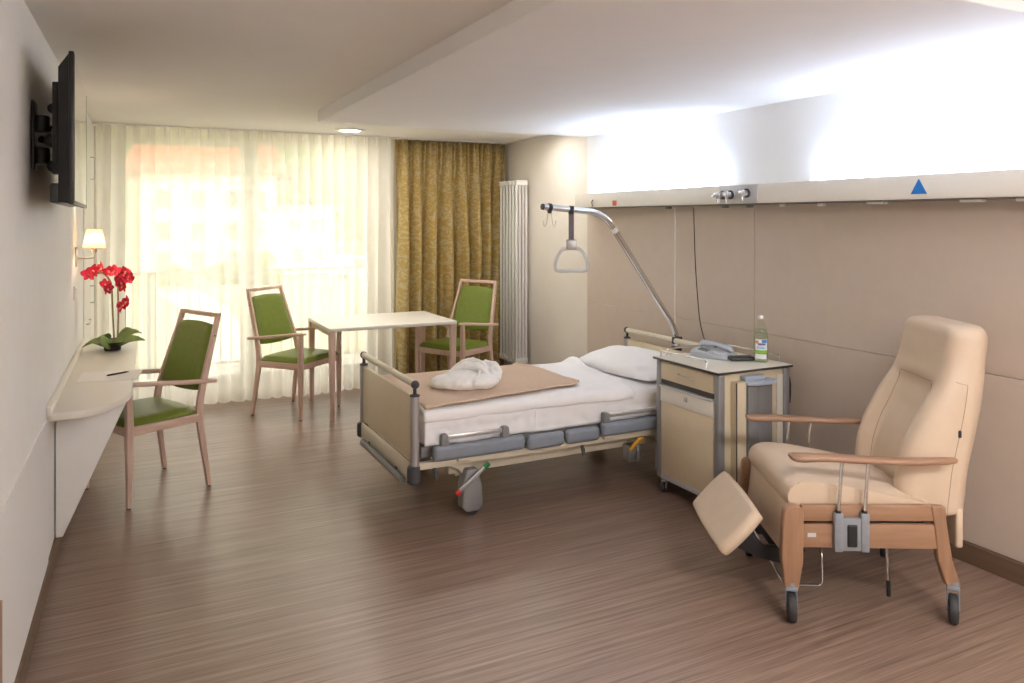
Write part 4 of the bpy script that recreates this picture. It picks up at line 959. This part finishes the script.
# backrest
aF = [(.40, .525), (.45, .495), (.5, .483), (.6, .495), (.7, .527), (.8, .578), (.9, .640), (.95, .672), (1.0, .690), (1.1, .708), (1.15, .720), (1.19, .738)]
aR = [(.40, .760), (.587, .778), (.793, .822), (.958, .848), (1.1, .868), (1.19, .872)]
HW = [(.40, .246), (.6, .252), (.88, .254), (.96, .246), (1.02, .236), (1.19, .234)]
DP = [(.40, .058), (.80, .054), (.89, .036), (.915, .026), (.94, .004), (.96, -.008), (1.05, -.012), (1.19, -.006)]
def sstep(a, b, x):
    t = max(0, min(1, (x - a) / (b - a))); return t * t * (3 - 2 * t)
def bring(z, grow=1.0, zz=None):
    w_ = smooth(HW, z, .03) * 1.0; f = smooth(aF, z, .03); r = smooth(aR, z, .03); dp = smooth(DP, z, .012)
    pts = []
    NF = 40
    for k in range(NF + 1):
        u = -1 + 2 * k / NF
        e = max(0, (abs(u) - .74) / .26); rd = .062 * (1 - math.sqrt(max(0, 1 - e * e)))
        ins = .010 * e * e * (0)
        lo = sstep(.86, .96, z)
        g = (1 - sstep(.50, .74, abs(u))) if z < .86 else lerp(1 - sstep(.50, .74, abs(u)), 1 - u * u, lo)
        pts.append((f + dp * g + rd, u * w_))
    NR = 16
    for k in range(1, NR):
        u = 1 - 2 * k / NR; e = max(0, (abs(u) - .8) / .2)
        pts.append((r - .035 * (1 - math.sqrt(max(0, 1 - e * e))), u * w_))
    pts.insert(NF + 1, (r - .06, w_)); pts.append((r - .06, -w_))
    ca = (f + r) / 2
    return [(ca + (a - ca) * grow, .31 + o * grow, z if zz is None else zz) for a, o in pts]
zs = [.40 + .0125 * k for k in range(60) if .40 + .0125 * k <= 1.115]
rings = [bring(.40, .90, .385)] + [bring(z) for z in zs]
for k in range(1, 9):
    t = k / 8 * PI / 2; rings.append(bring(1.115 + .04 * k / 8, .70 + .30 * math.cos(t) ** .8 if k < 8 else .62, 1.115 + .055 * math.sin(t)))
bk_ = Rb(MB().loft(rings), 'backrest', 'cream_leather', smooth=65)
def front_pt(z, u):
    r = bring(z); k = (u + 1) / 2 * 40; i = int(k); t = k - i
    a = Vector(r[i]).lerp(Vector(r[min(40, i + 1)]), t); return a - Vector((.0005, 0, 0))
for sgn in (-1, 1): Rb(MB().tube([front_pt(.47 + .45 * k / 24, sgn * .56) for k in range(25)], .0012, 6), 'seam', 'leather_seam', bk_)
Rb(MB().tube([front_pt(.928, -.56 + 1.12 * k / 20) for k in range(21)], .0012, 6), 'seam', 'leather_seam', bk_)
for sgn in (-1, 1):
    P = []
    for k in range(20):
        z = .405 + .53 * k / 19; P.append((smooth(aR, z, .03) - .085 - .0 * k, .31 + sgn * (smooth(HW, z, .03) + .0004), z))
    P.append((P[-1][0] - .03, P[-1][1] - sgn * .001, P[-1][2] + .006)); P.append((smooth(aF, .945, .03) + .045, .31 + sgn * smooth(HW, .945, .03), .948))
    Rb(MB().tube(P, .0012, 6), 'seam', 'leather_seam', bk_)
Rb(MB().box(.718, .730, .052, .062, .72, .75, .003), 'reclining_button', 'black_plastic', bk_)
Rb(MB().box(.718, .748, .072, .548, .258, .42, .010, 3), 'rear_flap', 'cream_leather')

# ------------------------------------------------------------------ light, sky, camera
wld = bpy.data.worlds.new('World'); S.world = wld; wld.use_nodes = True
nt = wld.node_tree; bg = nt.nodes['Background']
bg.inputs['Color'].default_value = (1.0, 0.955, 0.87, 1); bg.inputs['Strength'].default_value = SKY
def lamp(nm, typ, loc, rot, energy, col, **k):
    d = bpy.data.lights.new(nm, typ); d.energy = energy; d.color = col
    for a, b in k.items(): setattr(d, a, b)
    o = bpy.data.objects.new(nm, d); COL.objects.link(o); o.location = loc; o.rotation_euler = [math.radians(r) for r in rot]; return o
lamp('sun', 'SUN', (0, -20, 30), (48, 0, -25), SUN, (1, .95, .86), angle=.02)
pt = lamp('daylight_portal', 'AREA', (1.05, YW + .27, 1.2), (-90, 0, 0), 1, (1, 1, 1), shape='RECTANGLE', size=2.45, size_y=2.4)
pt.data.cycles.is_portal = True
cam = bpy.data.cameras.new('camera'); co = bpy.data.objects.new('camera', cam); COL.objects.link(co)
co.location = (0, 0, 1.62); co.rotation_euler = (math.radians(90), 0, -math.atan(385 / 770))
cam.sensor_width = 36; cam.lens = 770 / 1024 * 36; cam.shift_y = -(341.5 - 219) / 1024; cam.clip_start = .02; cam.clip_end = 400
S.camera = co
S.view_settings.view_transform = 'Standard'; S.view_settings.look = 'None'; S.view_settings.gamma = 1; S.view_settings.use_curve_mapping = False
S.view_settings.exposure = EXPOSURE
S.cycles.max_bounces = 10; S.cycles.diffuse_bounces = 6; S.cycles.transparent_max_bounces = 16; S.cycles.transmission_bounces = 6; S.cycles.sample_clamp_indirect = 4; S.cycles.caustics_reflective = False; S.cycles.caustics_refractive = False
S.cycles.use_denoising = True
